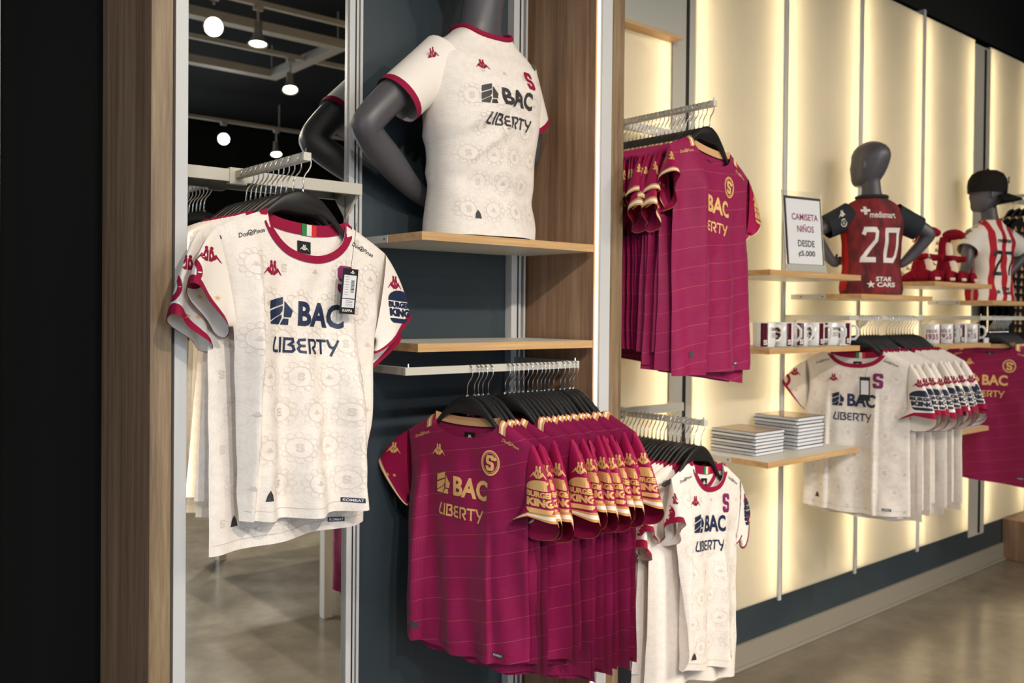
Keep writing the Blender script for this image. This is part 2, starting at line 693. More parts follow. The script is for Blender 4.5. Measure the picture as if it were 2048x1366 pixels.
def art_tonal(x0, x1, z0, z1, inside):
    """lattice of medallions with a letter or the small mark in the middle"""
    out = []
    dx, dz = 0.072, 0.075
    for j in range(int((z1 - z0) / dz) + 2):
        for i in range(int((x1 - x0) / dx) + 2):
            cx, cz = x0 + i * dx + (dx / 2 if j % 2 else 0), z1 - 0.02 - j * dz
            if not inside(cx, cz, 0.012):
                continue
            out += fit(art_s() if (i + j) % 2 else art_mark(), cx, cz, h=0.017 if (i + j) % 2 else 0.010)
            if inside(cx, cz, 0.034):
                out += ring(cx, cz, 0.0205, 0.0213, 20)
                for k in range(12):
                    an = 2 * math.pi * k / 12
                    out += [(v, f) for v, f in ring(cx + 0.027 * math.cos(an), cz + 0.027 * math.sin(an), 0.0060, 0.0067, 8)]
    return out


def decal_proj(name, art, bvh, org, right, view, off=.0016, maxlen=0.010):
    """print flat art onto a curved piece of cloth by straight projection; what falls past its edge is cut off"""
    org, right, view = Vector(org), Vector(right).normalized(), Vector(view).normalized()
    miss = []

    def fn(a, b):
        p = org + right * a + Vector((0, 0, b)) - view * .4
        hit, nrm, _, _ = bvh.ray_cast(p, view)
        if hit is None:
            miss.append(1)
            return Vector((0, 0, 99))
        return hit - view * off
    me = decal(name, art, fn, maxlen)
    if miss:
        bm = bmesh.new()
        bm.from_mesh(me)
        bmesh.ops.delete(bm, geom=[v for v in bm.verts if v.co.z > 50], context='VERTS')
        bm.to_mesh(me)
        bm.free()
    return me if len(me.polygons) else None


def decal(name, art, fn, maxlen=0.012):
    """wrap flat art onto a surface: fn(x, z) -> 3-D point; long edges are split so that the print follows the folds"""
    bm = bmesh.new()
    for v, f in art:
        vs = [bm.verts.new((a, b, 0)) for a, b in v]
        for q in f:
            try:
                bm.faces.new([vs[i] for i in q])
            except ValueError:
                pass
    for _ in range(5):
        e = [x for x in bm.edges if x.calc_length() > maxlen]
        if not e:
            break
        bmesh.ops.subdivide_edges(bm, edges=e, cuts=1)
        bmesh.ops.triangulate(bm, faces=[x for x in bm.faces if len(x.verts) > 3])
    for v in bm.verts:
        v.co = Vector(fn(v.co.x, v.co.y))
    me = bpy.data.meshes.new(name)
    bm.to_mesh(me)
    bm.free()
    return me

# ================================================================== THE SETTING
WY = 2.172          # face of the long display wall
CZ = 3.60

struct(obj('floor', box(-2.7, 9.1, -5.9, 2.45, -0.1, 0.0), 'concrete'), 'polished grey-brown concrete floor', 'floor')
struct(obj('ceiling', box(-2.7, 9.1, -5.9, 2.45, CZ, CZ + 0.1), 'ceiling_black'), 'black open ceiling', 'ceiling')
wall_back = struct(obj('wall_back', box(-2.7, 9.1, 2.33, 2.45, 0, CZ), 'wall_black'), 'dark wall behind the display panels', 'wall')


def wall_with_window(name, axis, at, a0, a1, w0, w1, z0, z1, th=0.1):
    parts = []
    for (p0, p1, q0, q1) in ((a0, w0, 0, CZ), (w1, a1, 0, CZ), (w0, w1, 0, z0), (w0, w1, z1, CZ)):
        parts.append(box_vf(at - th, at, p0, p1, q0, q1) if axis == 'x' else box_vf(p0, p1, at - th, at, q0, q1))
    v, f = join(parts)
    return struct(obj(name, mesh(name, v, f), 'wall_black'))


wall_with_window('wall_left', 'x', -2.7, -5.9, 2.45, -1.9, 1.9, 0.25, 2.9)
wall_with_window('wall_front', 'y', -5.9, -2.7, 9.1, -0.9, 3.3, 0.3, 2.9)
struct(obj('wall_right', box(9.1, 9.2, -5.9, 2.45, 0, CZ), 'wall_black'))
for i, (name, b) in enumerate((('window_1', (-2.77, -2.75, -1.9, 1.9, 0.25, 2.9)), ('window_2', (-0.9, 3.3, -5.97, -5.95, 0.3, 2.9)))):
    wn = struct(obj(name, box(*b), 'window_glass'))
    x0, x1, y0, y1, z0, z1 = b
    fr = []
    if i == 0:
        for y in (-1.9, -0.63, 0.60, 1.86):
            fr.append(box_vf(x0 - .01, x1 + .01, y, y + .04, z0, z1))
        fr += [box_vf(x0 - .01, x1 + .01, y0, y1, z0, z0 + .04), box_vf(x0 - .01, x1 + .01, y0, y1, z1 - .04, z1)]
    else:
        for x in (-0.9, 0.5, 1.9, 3.26):
            fr.append(box_vf(x, x + .04, y0 - .01, y1 + .01, z0, z1))
        fr += [box_vf(x0, x1, y0 - .01, y1 + .01, z0, z0 + .04), box_vf(x0, x1, y0 - .01, y1 + .01, z1 - .04, z1)]
    v, f = join(fr)
    obj('window_frame', mesh('window_frame', v, f), 'grey_post', wn)

# dark panels of the long wall, each its own piece
PB = 2.33
c1_ = struct(obj('trim_1', box(-2.6, 0.606, WY, PB, 0, 3.02), 'slate_shaded'), 'shade-darkened panel lining the wall left of the wooden divider', 'panel')
c2_ = struct(obj('trim_2', box(0.648, 1.270, WY, PB, 0, 3.02), 'slate_panel'), 'dark panel behind the tall mirror', 'panel')
c3_ = struct(obj('trim_3', box(1.270, 1.888, WY, PB, 0, 3.02), 'slate_panel'), 'glossy dark slate-blue panel at the back of the bay', 'panel')
c4_ = struct(obj('trim_4', box(1.993, 9.0, WY, PB, 0, 0.242), 'slate_panel'), 'dark slate strip under the lit wall panels', 'panel')
c5_ = struct(obj('trim_5', box(1.993, 9.0, WY + .02, PB, 3.034, CZ), 'wall_black'), 'black strip above the lit wall panels', 'panel')

bb = struct(obj('baseboard_back', box(1.993, 5.696, WY - .012, WY, 0.0, 0.099), 'skirting_grey'), 'grey skirting board along the foot of the lit wall', 'baseboard')
obj('moulding', box(1.993, 5.696, WY - .028, WY - .010, 0.0, 0.012, 0.004), 'skirting_grey', bb)


# light panels
def light_panel(x0, x1, label, z0=0.243, z1=3.0, group='lit wall panels'):
    t = thing('wall_light', label, 'light panel', ((x0 + x1) / 2, WY, z0), group=group)
    h, ww = z1 - z0, (x1 - x0) / 2
    obj('diffuser', box(-ww, ww, -0.004, 0.0, 0, h), 'frosted_panel', t)
    v, f = join([box_vf(-ww, ww, 0.100, 0.110, 0, h), box_vf(-ww - .001, -ww + .003, 0.0, 0.110, 0, h), box_vf(ww - .003, ww + .001, 0.0, 0.110, 0, h),
                 box_vf(-ww, ww, 0.0, 0.110, -0.001, 0.004), box_vf(-ww, ww, 0.0, 0.110, h - .004, h + .001)])
    obj('back_box', mesh('back_box', v, f), 'cavity_grey', t)
    for s in (-1, 1):
        obj('led_strip', box(s * (ww - .02) - .006, s * (ww - .02) + .006, 0.062, 0.067, 0.02, h - .02), 'led_warm', t)
    return t


light_panel(1.995, 2.600, 'tall frosted light panel behind the two racks beside the wooden divider')
light_panel(2.742, 3.336, 'tall frosted light panel behind the price sign and the notebook shelf')
light_panel(3.366, 3.964, 'tall frosted light panel behind the red-shirted child mannequin')
light_panel(3.992, 4.594, 'tall frosted light panel behind the two plush toys')
light_panel(4.622, 5.218, 'tall frosted light panel behind the mannequin with the cap')
light_panel(5.426, 6.020, 'tall frosted light panel behind the black track jackets')
light_panel(6.050, 6.650, 'tall frosted light panel beyond the black track jackets')


def post(x0, x1, y0, y1, z0, z1, mat, label, slot=True, name='upright_post'):
    t = thing(name, label, 'post', ((x0 + x1) / 2, y0, z0))
    hw_ = (x1 - x0) / 2
    obj('profile', box(-hw_, hw_, 0, y1 - y0, 0, z1 - z0, 0.0015), mat, t)
    if slot:
        obj('slot_channel', box(hw_ * .15, hw_ * .45, -0.0008, 0.002, 0.01, z1 - z0 - .01), 'dark_gap', t)
    return t


post(2.606, 2.735, 2.164, 2.30, 0.20, 3.02, 'grey_post', 'wide grey post between the rack bay and the sign shelf bay')
for x, lab in ((3.351, 'thin white upright beside the price sign'), (3.978, 'thin white upright beside the red-shirted child mannequin'),
               (4.608, 'thin white upright behind the plush toys')):
    post(x - .0115, x + .0085, 2.163, 2.30, 0.225, 3.03, 'white_metal', lab, False)
    obj('gap_strip', box(x + .0090, x + .0145, 2.1655, 2.30, 0.243, 3.0), 'dark_gap', None)['label'] = lab
for o in [o for o in COL.objects if o.name.startswith('gap_strip')]:
    pr = [q for q in COL.objects if q.name.startswith('upright_post') and q['label'] == o['label']][0]
    del o['label']
    o.parent = pr
    o.location = (-pr.location[0], -pr.location[1], -pr.location[2])
post(5.222, 5.422, 2.165, 2.30, 0.20, 2.98, 'grey_post', 'wide grey post behind the black track jackets')
post(6.025, 6.045, 2.163, 2.30, 0.225, 3.03, 'white_metal', 'thin white upright beyond the black track jackets', False)

# wooden dividers
t = thing('wood_divider', 'brown wood-grain divider board left of the tall mirror', 'divider', (0.627, 2.0, 0))
obj('board', box(-.021, .021, -0.157, 0.172, 0, 3.05, 0.0015), 'walnut', t)
obj('edge_band', box(-.0212, .0212, -0.1585, -0.157, 0, 3.05), 'walnut_edge', t)
t = thing('wood_divider', 'thick brown wood-grain divider with a glowing white front profile', 'divider', (1.941, 2.0, 0))
obj('board', box(-.053, 0, -0.140, 0.172, 0, 3.05), 'walnut', t)
obj('board', box(0.0005, .052, -0.157, 0.172, 0, 3.05), 'walnut_edge', t)
obj('edge_profile', box(-.042, 0, -0.157, -0.140, 0, 3.05, 0.001), 'white_metal', t)
obj('led_strip', box(-.0450, -.042, -0.1450, -0.1400, 0, 3.05), 'led_edge', t)
tag(obj('wood_plinth', box(5.696, 6.7, 1.75, WY - .003, 0.001, 0.243, 0.003), 'walnut'), 'low brown wooden plinth at the foot of the far wall', 'plinth')

# tall mirror in its frame, posts of the bay
t = thing('wall_mirror', 'tall wall mirror behind the cream jerseys', 'mirror', (0.95, WY, 0))
obj('glass', box(-0.300, 0.284, -0.008, -0.002, 0.02, 3.02), 'mirror_glass', t)
t = post(0.656, 0.682, 1.846, 1.878, 0, 3.05, 'white_metal', 'slim white upright in front of the mirror beside the wooden board', False)
obj('led_strip', box(.0130, .0160, .012, .018, 0, 3.05), 'led_edge', t)
t = post(1.234, 1.262, 2.150, WY, 0, 3.05, 'white_metal', 'white upright between the tall mirror and the dark panel')
obj('trim_strip', box(.0220, .030, 0.006, 0.022, 0, 3.05), 'white_metal', t)
obj('gap_strip', box(.0142, .0220, 0.014, 0.022, 0, 3.05), 'dark_gap', t)
t = post(1.809, 1.848, 2.140, WY, 0, 3.05, 'white_metal', 'white upright in the corner between dark panel and wooden divider')
obj('trim_strip', box(.036, .043, 0.006, 0.032, 0, 3.05), 'white_metal', t)
post(0.330, 0.390, 2.12, WY, 0, 3.05, 'white_metal', 'pale upright at the far end of the shade-darkened panel')

# white header box over the rack bay
t = thing('header_box', 'white header panel with a wooden underside above the maroon jersey rack', 'panel', (2.297, 2.144, 2.455))
obj('face', box(-.303, .303, -.028, .024, 0.012, 0.56, 0.001), 'acrylic_grey', t)
obj('underside', box(-.303, .303, -.0285, .0245, 0, 0.0115), 'oak_edge', t)


# shelves
def shelf(x0, x1, ztop, label, y0=1.843, y1=2.165, th=0.021):
    t = thing('wall_shelf', label, 'shelf', ((x0 + x1) / 2, y1, ztop - th))
    a = (x1 - x0) / 2
    d = y1 - y0
    obj('board', box(-a + .002, a - .002, -d + .002, 0, 0, th), 'shelf_white', t)
    obj('edge_band', box(-a, a, -d, -d + .002, 0, th), 'oak_edge', t)
    for s in (-1, 1):
        obj('edge_band', box(min(s * a, s * (a - .002)), max(s * a, s * (a - .002)), -d + .002, -0.165, 0, th), 'oak_edge', t)
        b = obj('bracket', box(min(s * (a + .0015), s * (a - .003)), max(s * (a + .0015), s * (a - .003)), -0.165, 0.0, 0.001, th - .001), 'white_metal', t)
        for yy in (-0.15, -0.05):
            v, f = lathe([(0.0, .0008), (.0032, .0008), (.0032, 0)], 10)
            v = [(s * (a + .0016) + s * z, yy + x, th / 2 + y) for x, y, z in v]
            obj('screw', mesh('screw', v, f), 'dark_gap', b)
    return t


shelf(1.264, 1.870, 1.649, 'oak-edged white shelf carrying the mannequin bust in a cream jersey')
shelf(1.255, 1.870, 1.369, 'empty oak-edged shelf over the rail of maroon jerseys')
shelf(2.768, 3.400, 1.611, 'oak-edged shelf carrying the price sign')
shelf(2.768, 3.400, 1.328, 'oak-edged shelf carrying the mugs next to the maroon jersey rack')
shelf(2.768, 3.398, 0.918, 'oak-edged white shelf carrying two piles of spiral notebooks')
shelf(3.407, 4.030, 1.537, 'oak-edged shelf carrying the child mannequin in a dark red shirt')
shelf(4.052, 4.668, 1.607, 'oak-edged shelf carrying the two plush toys')
shelf(4.052, 4.664, 1.320, 'oak-edged shelf carrying mugs behind the row of cream jerseys')
shelf(4.052, 4.655, 0.909, 'low oak-edged shelf beside the hanging cream jerseys')
shelf(4.680, 5.300, 1.530, 'oak-edged shelf carrying the child mannequin with the cap')


# hanging rails
def u_rail(x0, x1, ztop, label, y=1.869, y1=2.165):
    t = thing('hanging_rail', label, 'rail', ((x0 + x1) / 2, y1, ztop))
    a, d = (x1 - x0) / 2, y1 - y
    obj('bar', box(-a, a, -d - .006, -d + .006, -.020, 0, .001), 'rail_metal', t)
    for s in (-1, 1):
        xa = s * (a - .008)
        obj('arm', box(xa - .006, xa + .006, -d + .006, 0, -.020, 0, .001), 'rail_metal', t)
        v, f = tube([(s * (a - .012), -d, -.002), (s * (a - .012), -d, .009)], .0025, 8)
        obj('end_pin', mesh('end_pin', v, f), 'chrome', t)
        v = [(xa - .005, -.001, -.02), (xa + .005, -.001, -.02), (xa - .005, -.06, -.02), (xa + .005, -.06, -.02), (xa - .005, -.001, -.07), (xa + .005, -.001, -.07)]
        obj('bracket', mesh('bracket', v, [(0, 1, 3, 2), (0, 2, 4), (1, 5, 3), (2, 3, 5, 4), (0, 4, 5, 1)]), 'rail_metal', t)
    return t


u_rail(1.232, 1.836, 1.309, 'pale metal hanging rail over the maroon jerseys in the dark bay')
u_rail(3.352, 3.984, 1.449, 'pale metal hanging rail over the row of cream jerseys on the lit wall')
u_rail(4.600, 5.210, 1.452, 'pale metal hanging rail over the far maroon jerseys')


def faceout(x0, x1, xa, yb, yf, ztop, label):
    """crossbar along the wall with one arm sticking out into the shop"""
    t = thing('hanging_rail', label, 'rail', (xa, yb, ztop))
    obj('crossbar', box(x0 - xa, x1 - xa, 0, .014, -.026, .004, .001), 'rail_metal', t)
    for x in (x0 - xa + .004, x1 - xa - .010):
        v = [(x, .014, .002), (x + .008, .014, .002), (x, .072, .002), (x + .008, .072, .002), (x, .072, -.085), (x + .008, .072, -.085), (x, .014, -.024), (x + .008, .014, -.024)]
        obj('bracket', mesh('bracket', v, [(0, 1, 3, 2), (2, 3, 5, 4), (4, 5, 7, 6), (6, 7, 1, 0), (0, 2, 4, 6), (1, 7, 5, 3)]), 'rail_metal', t)
    obj('clamp', box(-.022, .022, -.004, .018, -.032, .008, .002), 'rail_metal', t)
    obj('arm', box(-.009, .009, yf - yb, -.002, -.018, 0, .0015), 'rail_metal', t)
    v, f = tube([(0, yf - yb + .008, -.002), (0, yf - yb + .008, .009)], .0025, 8)
    obj('end_pin', mesh('end_pin', v, f), 'chrome', t)
    return t


faceout(0.662, 1.240, 0.894, 2.090, 1.732, 1.785, 'pale metal display arm in front of the mirror carrying cream jerseys')
faceout(2.010, 2.600, 2.250, 2.090, 1.700, 2.106, 'upper display arm before the lit wall carrying maroon jerseys')
faceout(2.010, 2.600, 2.250, 2.090, 1.722, 1.120, 'lower display arm before the lit wall carrying cream jerseys')
faceout(5.435, 6.000, 5.520, 2.120, 1.930, 2.150, 'display arm on the far lit panel carrying black track jackets')

# ================================================================== ceiling tracks and lamps
for y, lab in ((-0.95, 'ceiling light track nearest the display wall'), (-1.885, 'middle ceiling light track'), (-4.45, 'ceiling light track far from the display wall')):
    t = thing('light_track', lab, 'track', (3.0, y, 3.35))
    obj('channel', box(-3.8, 4.4, -.018, .018, -.016, .016), 'pipe_white', t)
    for x in (-3.2, -1, 1.2, 3.4):
        obj('hanger_rod', box(x - .004, x + .004, -.004, .004, .016, CZ - 3.35 - .001), 'pipe_white', t)

t = thing('ceiling_frame', 'rectangular white frame hung below the black ceiling', 'frame', (2.4, -1.96, 3.36))
for b in ((-.9, .86, .50, .59), (-.9, .86, -.59, -.50), (.77, .86, -.50, .50), (-.9, -.81, -.50, .50)):
    obj('beam', box(b[0], b[1], b[2], b[3], -.03, .03), 'pipe_white', t)
for x in (-.85, .8):
    for y in (-.54, .54):
        obj('hanger_rod', box(x - .004, x + .004, y - .004, y + .004, .03, CZ - 3.36 - .001), 'pipe_white', t)


def track_lamp(x, y, z, target, power, label, spot=70, blend=0.6, color=(1.0, 0.88, 0.72), size=0.05):
    t = thing('track_lamp', label, 'lamp', (x, y, 3.335), group='track lamps')
    v, f = tube([(0, 0, 0), (0, 0, z + .13 - 3.335)], .008, 8)
    obj('stem', mesh('stem', v, f), 'pipe_white', t)
    obj('adapter', box(-.03, .03, -.014, .014, -.03, 0, .003), 'pipe_white', t)
    d = (Vector(target) - Vector((x, y, z))).normalized()
    q = d.to_track_quat('-Z', 'Y')
    piv = Vector((0, 0, z - 3.335))
    v, f = lathe([(0.0, .155), (.022, .150), (.026, .07), (.030, .055), (.056, 0.0), (.062, -.004), (.058, -.006), (.050, .004)], 20)
    v = [piv + q @ Vector(p) for p in v]
    hd = obj('lamp_head', mesh('lamp_head', v, f, smooth=True), 'pipe_white', t)
    v, f = lathe([(0.0, .002), (.050, .002)], 20)
    v = [piv + q @ Vector(p) for p in v]
    obj('lamp_face', mesh('lamp_face', v, f), 'lamp_face', hd)
    if power:
        p0 = Vector((x, y, z)) + d * .03
        add_light('lamp_light', 'SPOT', p0, target, power, color, spot_size=R(spot), spot_blend=blend, shadow_soft_size=size)
    return t


WARM = (1.0, 0.86, 0.66)
track_lamp(2.10, -0.95, 3.15, (0.9, 2.0, 1.2), 40, 'white track lamp aimed at the cream jerseys by the mirror')
track_lamp(2.38, -0.95, 3.10, (2.15, -0.55, 0.0), 190, 'white track lamp beside it pointing down at the floor', 90)
track_lamp(0.70, -0.95, 3.10, (1.75, 1.9, 0.9), 150, 'added white track lamp aimed at the maroon jerseys in the dark bay')  # unseen lamp, added to light the maroon row
track_lamp(0.10, -0.95, 3.10, (1.5, 1.95, 1.9), 34, 'added white track lamp aimed at the mannequin bust', 40, color=(1.0, 0.80, 0.52))  # added out of view to throw warm light on the bust
track_lamp(-0.55, -0.95, 3.10, (0.9, 1.8, 1.1), 68, 'white track lamp at the near end aimed at the cream jerseys', 55, color=(1.0, 0.93, 0.85))
track_lamp(-0.10, -1.885, 3.10, (1.35, 0.75, 0.0), 170, 'added white track lamp on the middle track aimed at the floor before the mirror', 60, color=(1.0, 0.93, 0.85))  # unseen lamp put in to brighten the floor shown in the mirror
track_lamp(1.40, -0.95, 3.10, (2.35, 1.9, 0.5), 30, 'added white track lamp aimed at the two racks beside the divider')  # extra unseen lamp, added for lighting the racks
track_lamp(3.10, -0.95, 3.10, (3.3, 2.1, 1.0), 60, 'added white track lamp aimed at the notebook shelf')  # added lamp, out of view, lights the notebook bay
track_lamp(3.80, -0.95, 3.10, (3.7, 2.1, 0.9), 60, 'added white track lamp aimed at the row of cream jerseys on the lit wall')  # unseen, added as light for the jersey row
track_lamp(4.60, -0.95, 3.10, (4.3, 2.1, 2.2), 40, 'added white track lamp aimed at the plush toys')  # extra lamp put in to light the toy shelf
track_lamp(5.40, -0.95, 3.10, (5.0, 2.1, 1.3), 60, 'added white track lamp aimed at the far maroon jerseys')  # added unseen lamp for light on the far rail
track_lamp(3.06, -1.885, 3.10, (2.6, -0.6, 0.0), 260, 'white track lamp on the middle track pointing at the floor', 95)
track_lamp(5.20, -1.885, 3.10, (5.0, -0.2, 0.0), 120, 'white track lamp on the middle track near the far end pointing at the floor', 95)
track_lamp(3.60, -4.45, 3.17, (2.2, -0.5, 1.4), 40, 'white track lamp on the far track shining toward the mirror')
track_lamp(4.17, -4.45, 3.08, (3.8, -3.2, 0.0), 200, 'white track lamp on the far track pointing straight down', 100)
track_lamp(4.70, -4.45, 3.07, (4.8, -4.0, 0.0), 0, 'white track lamp on the far track beside the one pointing down')

# white display table seen in the mirror
t = thing('display_table', 'white display table whose legs show in the mirror', 'table', (2.42, -0.065, 0))
obj('tabletop', box(-.385, .385, -.645, .645, .74, .78, .003), 'table_white', t)
for sx in (-1, 1):
    for sy in (-1, 1):
        obj('leg', box(sx * .362 - .0225, sx * .362 + .0225, sy * .622 - .0225, sy * .622 + .0225, 0, .74, .002), 'table_white', t)

from mathutils import noise as mnoise

# ================================================================== HANGERS
HOOK = 0.137      # rail top above the collar level of a hung shirt


def hanger_proto():
    t = thing('clothes_hanger', 'black plastic hanger', 'hanger')
    rings = []
    for i in range(33):
        x = -0.190 + 0.38 * i / 32
        ax = abs(x)
        top = 0.062 * math.exp(-(x / 0.085) ** 2) - 0.006 - 0.30 * max(ax - 0.05, 0) - 0.014 * sstep(0.075, 0.125, ax)
        h = 0.036 * math.exp(-(x / 0.06) ** 2) + 0.013
        d = 0.0050 - 0.001 * ax / 0.2
        if i in (0, 32):
            h *= .5; d *= .5
        rings.append([(x, -d, top - .004), (x, -d * .5, top), (x, d * .5, top), (x, d, top - .004), (x, d, top - h + .002), (x, 0, top - h), (x, -d, top - h + .002)])
    v, f = loft(rings)
    obj('body', mesh('body', v, f, smooth=True), 'black_plastic', t)
    path = [(0, 0, .05), (0, 0, .082), (.004, 0, .092), (.012, 0, .102), (.0165, 0, .112)]
    for k in range(9):
        a = R(-10) + R(200) * k / 8
        path.append((.0165 * math.cos(a), 0, .1205 + .0165 * math.sin(a)))
    v, f = tube(path, .0017, 6)
    obj('hook', mesh('hook', v, f, smooth=True), 'chrome', t)
    v, f = lathe([(.0045, .048), (.0045, .058), (.002, .060)], 8)
    obj('hook_collar', mesh('hook_collar', v, f), 'chrome', t)
    return t


# ================================================================== HUNG SHIRTS
class Shirt:
    """A hung short-sleeved shirt: front and back sheet as height fields over (x, z), sleeves as flattened tubes.
    Local frame: origin at the collar between the shoulders, front toward -y, x to the viewer's right."""

    def __init__(s, L=.65, sh=.205, neck=.098, drop=.085, bdrop=.022, shd=.052, arm=.235, hwl=.215, hwr=.215, heml=.225, hemr=.225,
                 t=.012, t_top=.010, folds=(), hem=(0, 0), sl=None, sr=None, wr=.0045, seed=0.0):
        s.__dict__.update(locals())
        s.un = neck / sh
        s.sl = dict(c=(-.262, 0, -.205), a=(-.060, 0, .050), b=.016)
        s.sr = dict(c=(.262, 0, -.205), a=(.060, 0, .050), b=.016)
        if sl: s.sl.update(sl)
        if sr: s.sr.update(sr)

    def hw(s, z, side):
        A = s.hwr if side > 0 else s.hwl
        B = s.hemr if side > 0 else s.heml
        if z <= -s.arm:
            k = min((-z - s.arm) / (s.L - s.arm), 1.0)
            return A + (B - A) * k
        k = min(max((-s.shd - z) / (s.arm - s.shd), 0), 1)
        return s.sh + (A - s.sh) * k * k - .014 * math.sin(math.pi * k)

    def ztop(s, u, back=False):
        a = abs(u)
        if a < s.un:
            d = s.bdrop if back else s.drop
            return -d * (1 - (a / s.un) ** 2.4) ** .62
        return -s.shd * ((a - s.un) / (1 - s.un)) ** 1.15

    def zbot(s, u):
        return -s.L + s.hem[0] * u + s.hem[1] * u * u

    def fold(s, x, z):
        v = min(max(-z / s.L, 0), 1.1)
        w_ = sstep(.03, .25, v)
        y = s.wr * w_ * (mnoise.noise((x * 13 + z * 4, z * 5.5, s.seed)) + .6 * mnoise.noise((x * 26 - z * 9, z * 11, s.seed + 7)))
        for q in s.folds:
            if q[0] == 's':
                _, lam, amp, ph, shear = q
                y += amp * (v ** 1.1) * math.sin(2 * math.pi * (x + shear * z) / lam + ph)
            elif q[0] == 'p':
                # pleat: soft on its left, sharp on its right
                _, x0, slope, wd, amp, v0 = q
                d = x - x0 - slope * z
                y -= amp * sstep(v0, v0 + .25, v) * math.exp(-(d / (wd if d < 0 else wd * .22)) ** 2)
            else:
                _, x0, slope, wd, amp, v0 = q
                y -= amp * sstep(v0, v0 + .3, v) * math.exp(-((x - x0 - slope * z) / wd) ** 2)
        return y

    def y(s, u, z, x, back=False):
        c = sstep(0, .016, s.ztop(u, back) - z)
        k = sstep(s.un * .8, s.un * 1.05, abs(u))
        c = (1 - k) + k * c
        tz = s.t_top + (s.t - s.t_top) * sstep(.05, .4, -z)
        return s.fold(x, z) + (1 if back else -1) * tz * c * math.sqrt(max(1 - abs(u) ** 3.0, 0))

    def xz(s, x, z):
        side = 1 if x > 0 else -1
        u = x / max(s.hw(z, side), 1e-4)
        return max(-1, min(1, u))

    def front(s, x, z, off=.0016):
        return (x, s.y(s.xz(x, z), z, x) - off, z)

    def backin(s, x, z, off=.0016):
        return (x, s.y(s.xz(x, z), z, x, True) - off, z)

    def inside(s, x, z, m):
        side = 1 if x > 0 else -1
        if abs(x) + m > s.hw(z, side) or z - m < s.zbot(0) + .004:
            return False
        return all(z + m < s.ztop(s.xz(x + d, z)) - .012 for d in (-m, 0, m))

    def body(s, nu=34, nv=34):
        us = []
        for k in range(nu + 1):
            us.append(-1 + 2 * k / nu)
        us = sorted(set([round(u, 5) for u in us] + [round(q * s.un * c, 5) for q in (-1, 1) for c in (1.0, .97, .9, .8)]))
        V, F, UV = [], [], []
        for back in (False, True):
            base = len(V)
            for j in range(nv + 1):
                for u in us:
                    zt, zb = s.ztop(u, back), s.zbot(u)
                    z = zt + (zb - zt) * (j / nv)
                    x = u * s.hw(z, 1 if u > 0 else -1)
                    V.append((x, s.y(u, z, x, back), z))
                    UV.append((x + (0.6 if back else 0), z))
            n_ = len(us)
            for j in range(nv):
                for i in range(n_ - 1):
                    q = (base + j * n_ + i, base + (j + 1) * n_ + i, base + (j + 1) * n_ + i + 1, base + j * n_ + i + 1)
                    F.append(q if not back else q[::-1])
        return mesh('body', V, F, UV, True)

    # ---- sleeves
    def ring_at(s, side, k, n=28, grow=0.0):
        sp = s.sr if side > 0 else s.sl
        A = s.hwr if side > 0 else s.hwl
        top = Vector((side * s.sh, 0, -s.shd))
        bot = Vector((side * (A - .004), s.fold(side * A, -s.arm), -s.arm + .004))
        c0, a0 = (top + bot) / 2, (top - bot) / 2
        c1, a1 = Vector(sp['c']), Vector(sp['a'])
        mid = c0.lerp(c1, .5) + Vector((side * .018, 0, .014))
        c = c0 * (1 - k) ** 2 + mid * 2 * k * (1 - k) + c1 * k * k
        a = a0.lerp(a1, k)
        d = (c1 - c0)
        bdir = a.cross(d).normalized()
        if bdir.y < 0:
            bdir = -bdir
        b = (.010 + (sp['b'] - .010) * k + grow)
        wv = sp.get('wave', 0) * k
        pts = []
        for i in range(n):
            th = 2 * math.pi * i / n
            co, si = math.cos(th), math.sin(th)
            lp = sp.get('lip', 0) * k * k * (max(si, 0) - .35 * max(-si, 0) * (1 - abs(co)))
            p = Vector((0, 0, -lp)) + c + a * co * (1 + grow / max(a.length, .01)) + bdir * (b * (abs(si) ** .8) * (1 if si > 0 else -1) + wv * math.sin(co * 4.0))
            pts.append(p)
        return pts

    def sleeve_mesh(s, side, k0=0.0, k1=1.0, n=28, m=12, grow=0.0, name='sleeve'):
        V, F, UV = [], [], []
        for j in range(m + 1):
            k = k0 + (k1 - k0) * j / m
            r = s.ring_at(side, k, n, grow)
            V += r + [r[0]]
            UV += [(i / n * .36, j / m) for i in range(n + 1)]
        q = n + 1
        for j in range(m):
            for i in range(n):
                F.append((j * q + i, j * q + i + 1, (j + 1) * q + i + 1, (j + 1) * q + i))
        return mesh(name, V, F, UV, True)

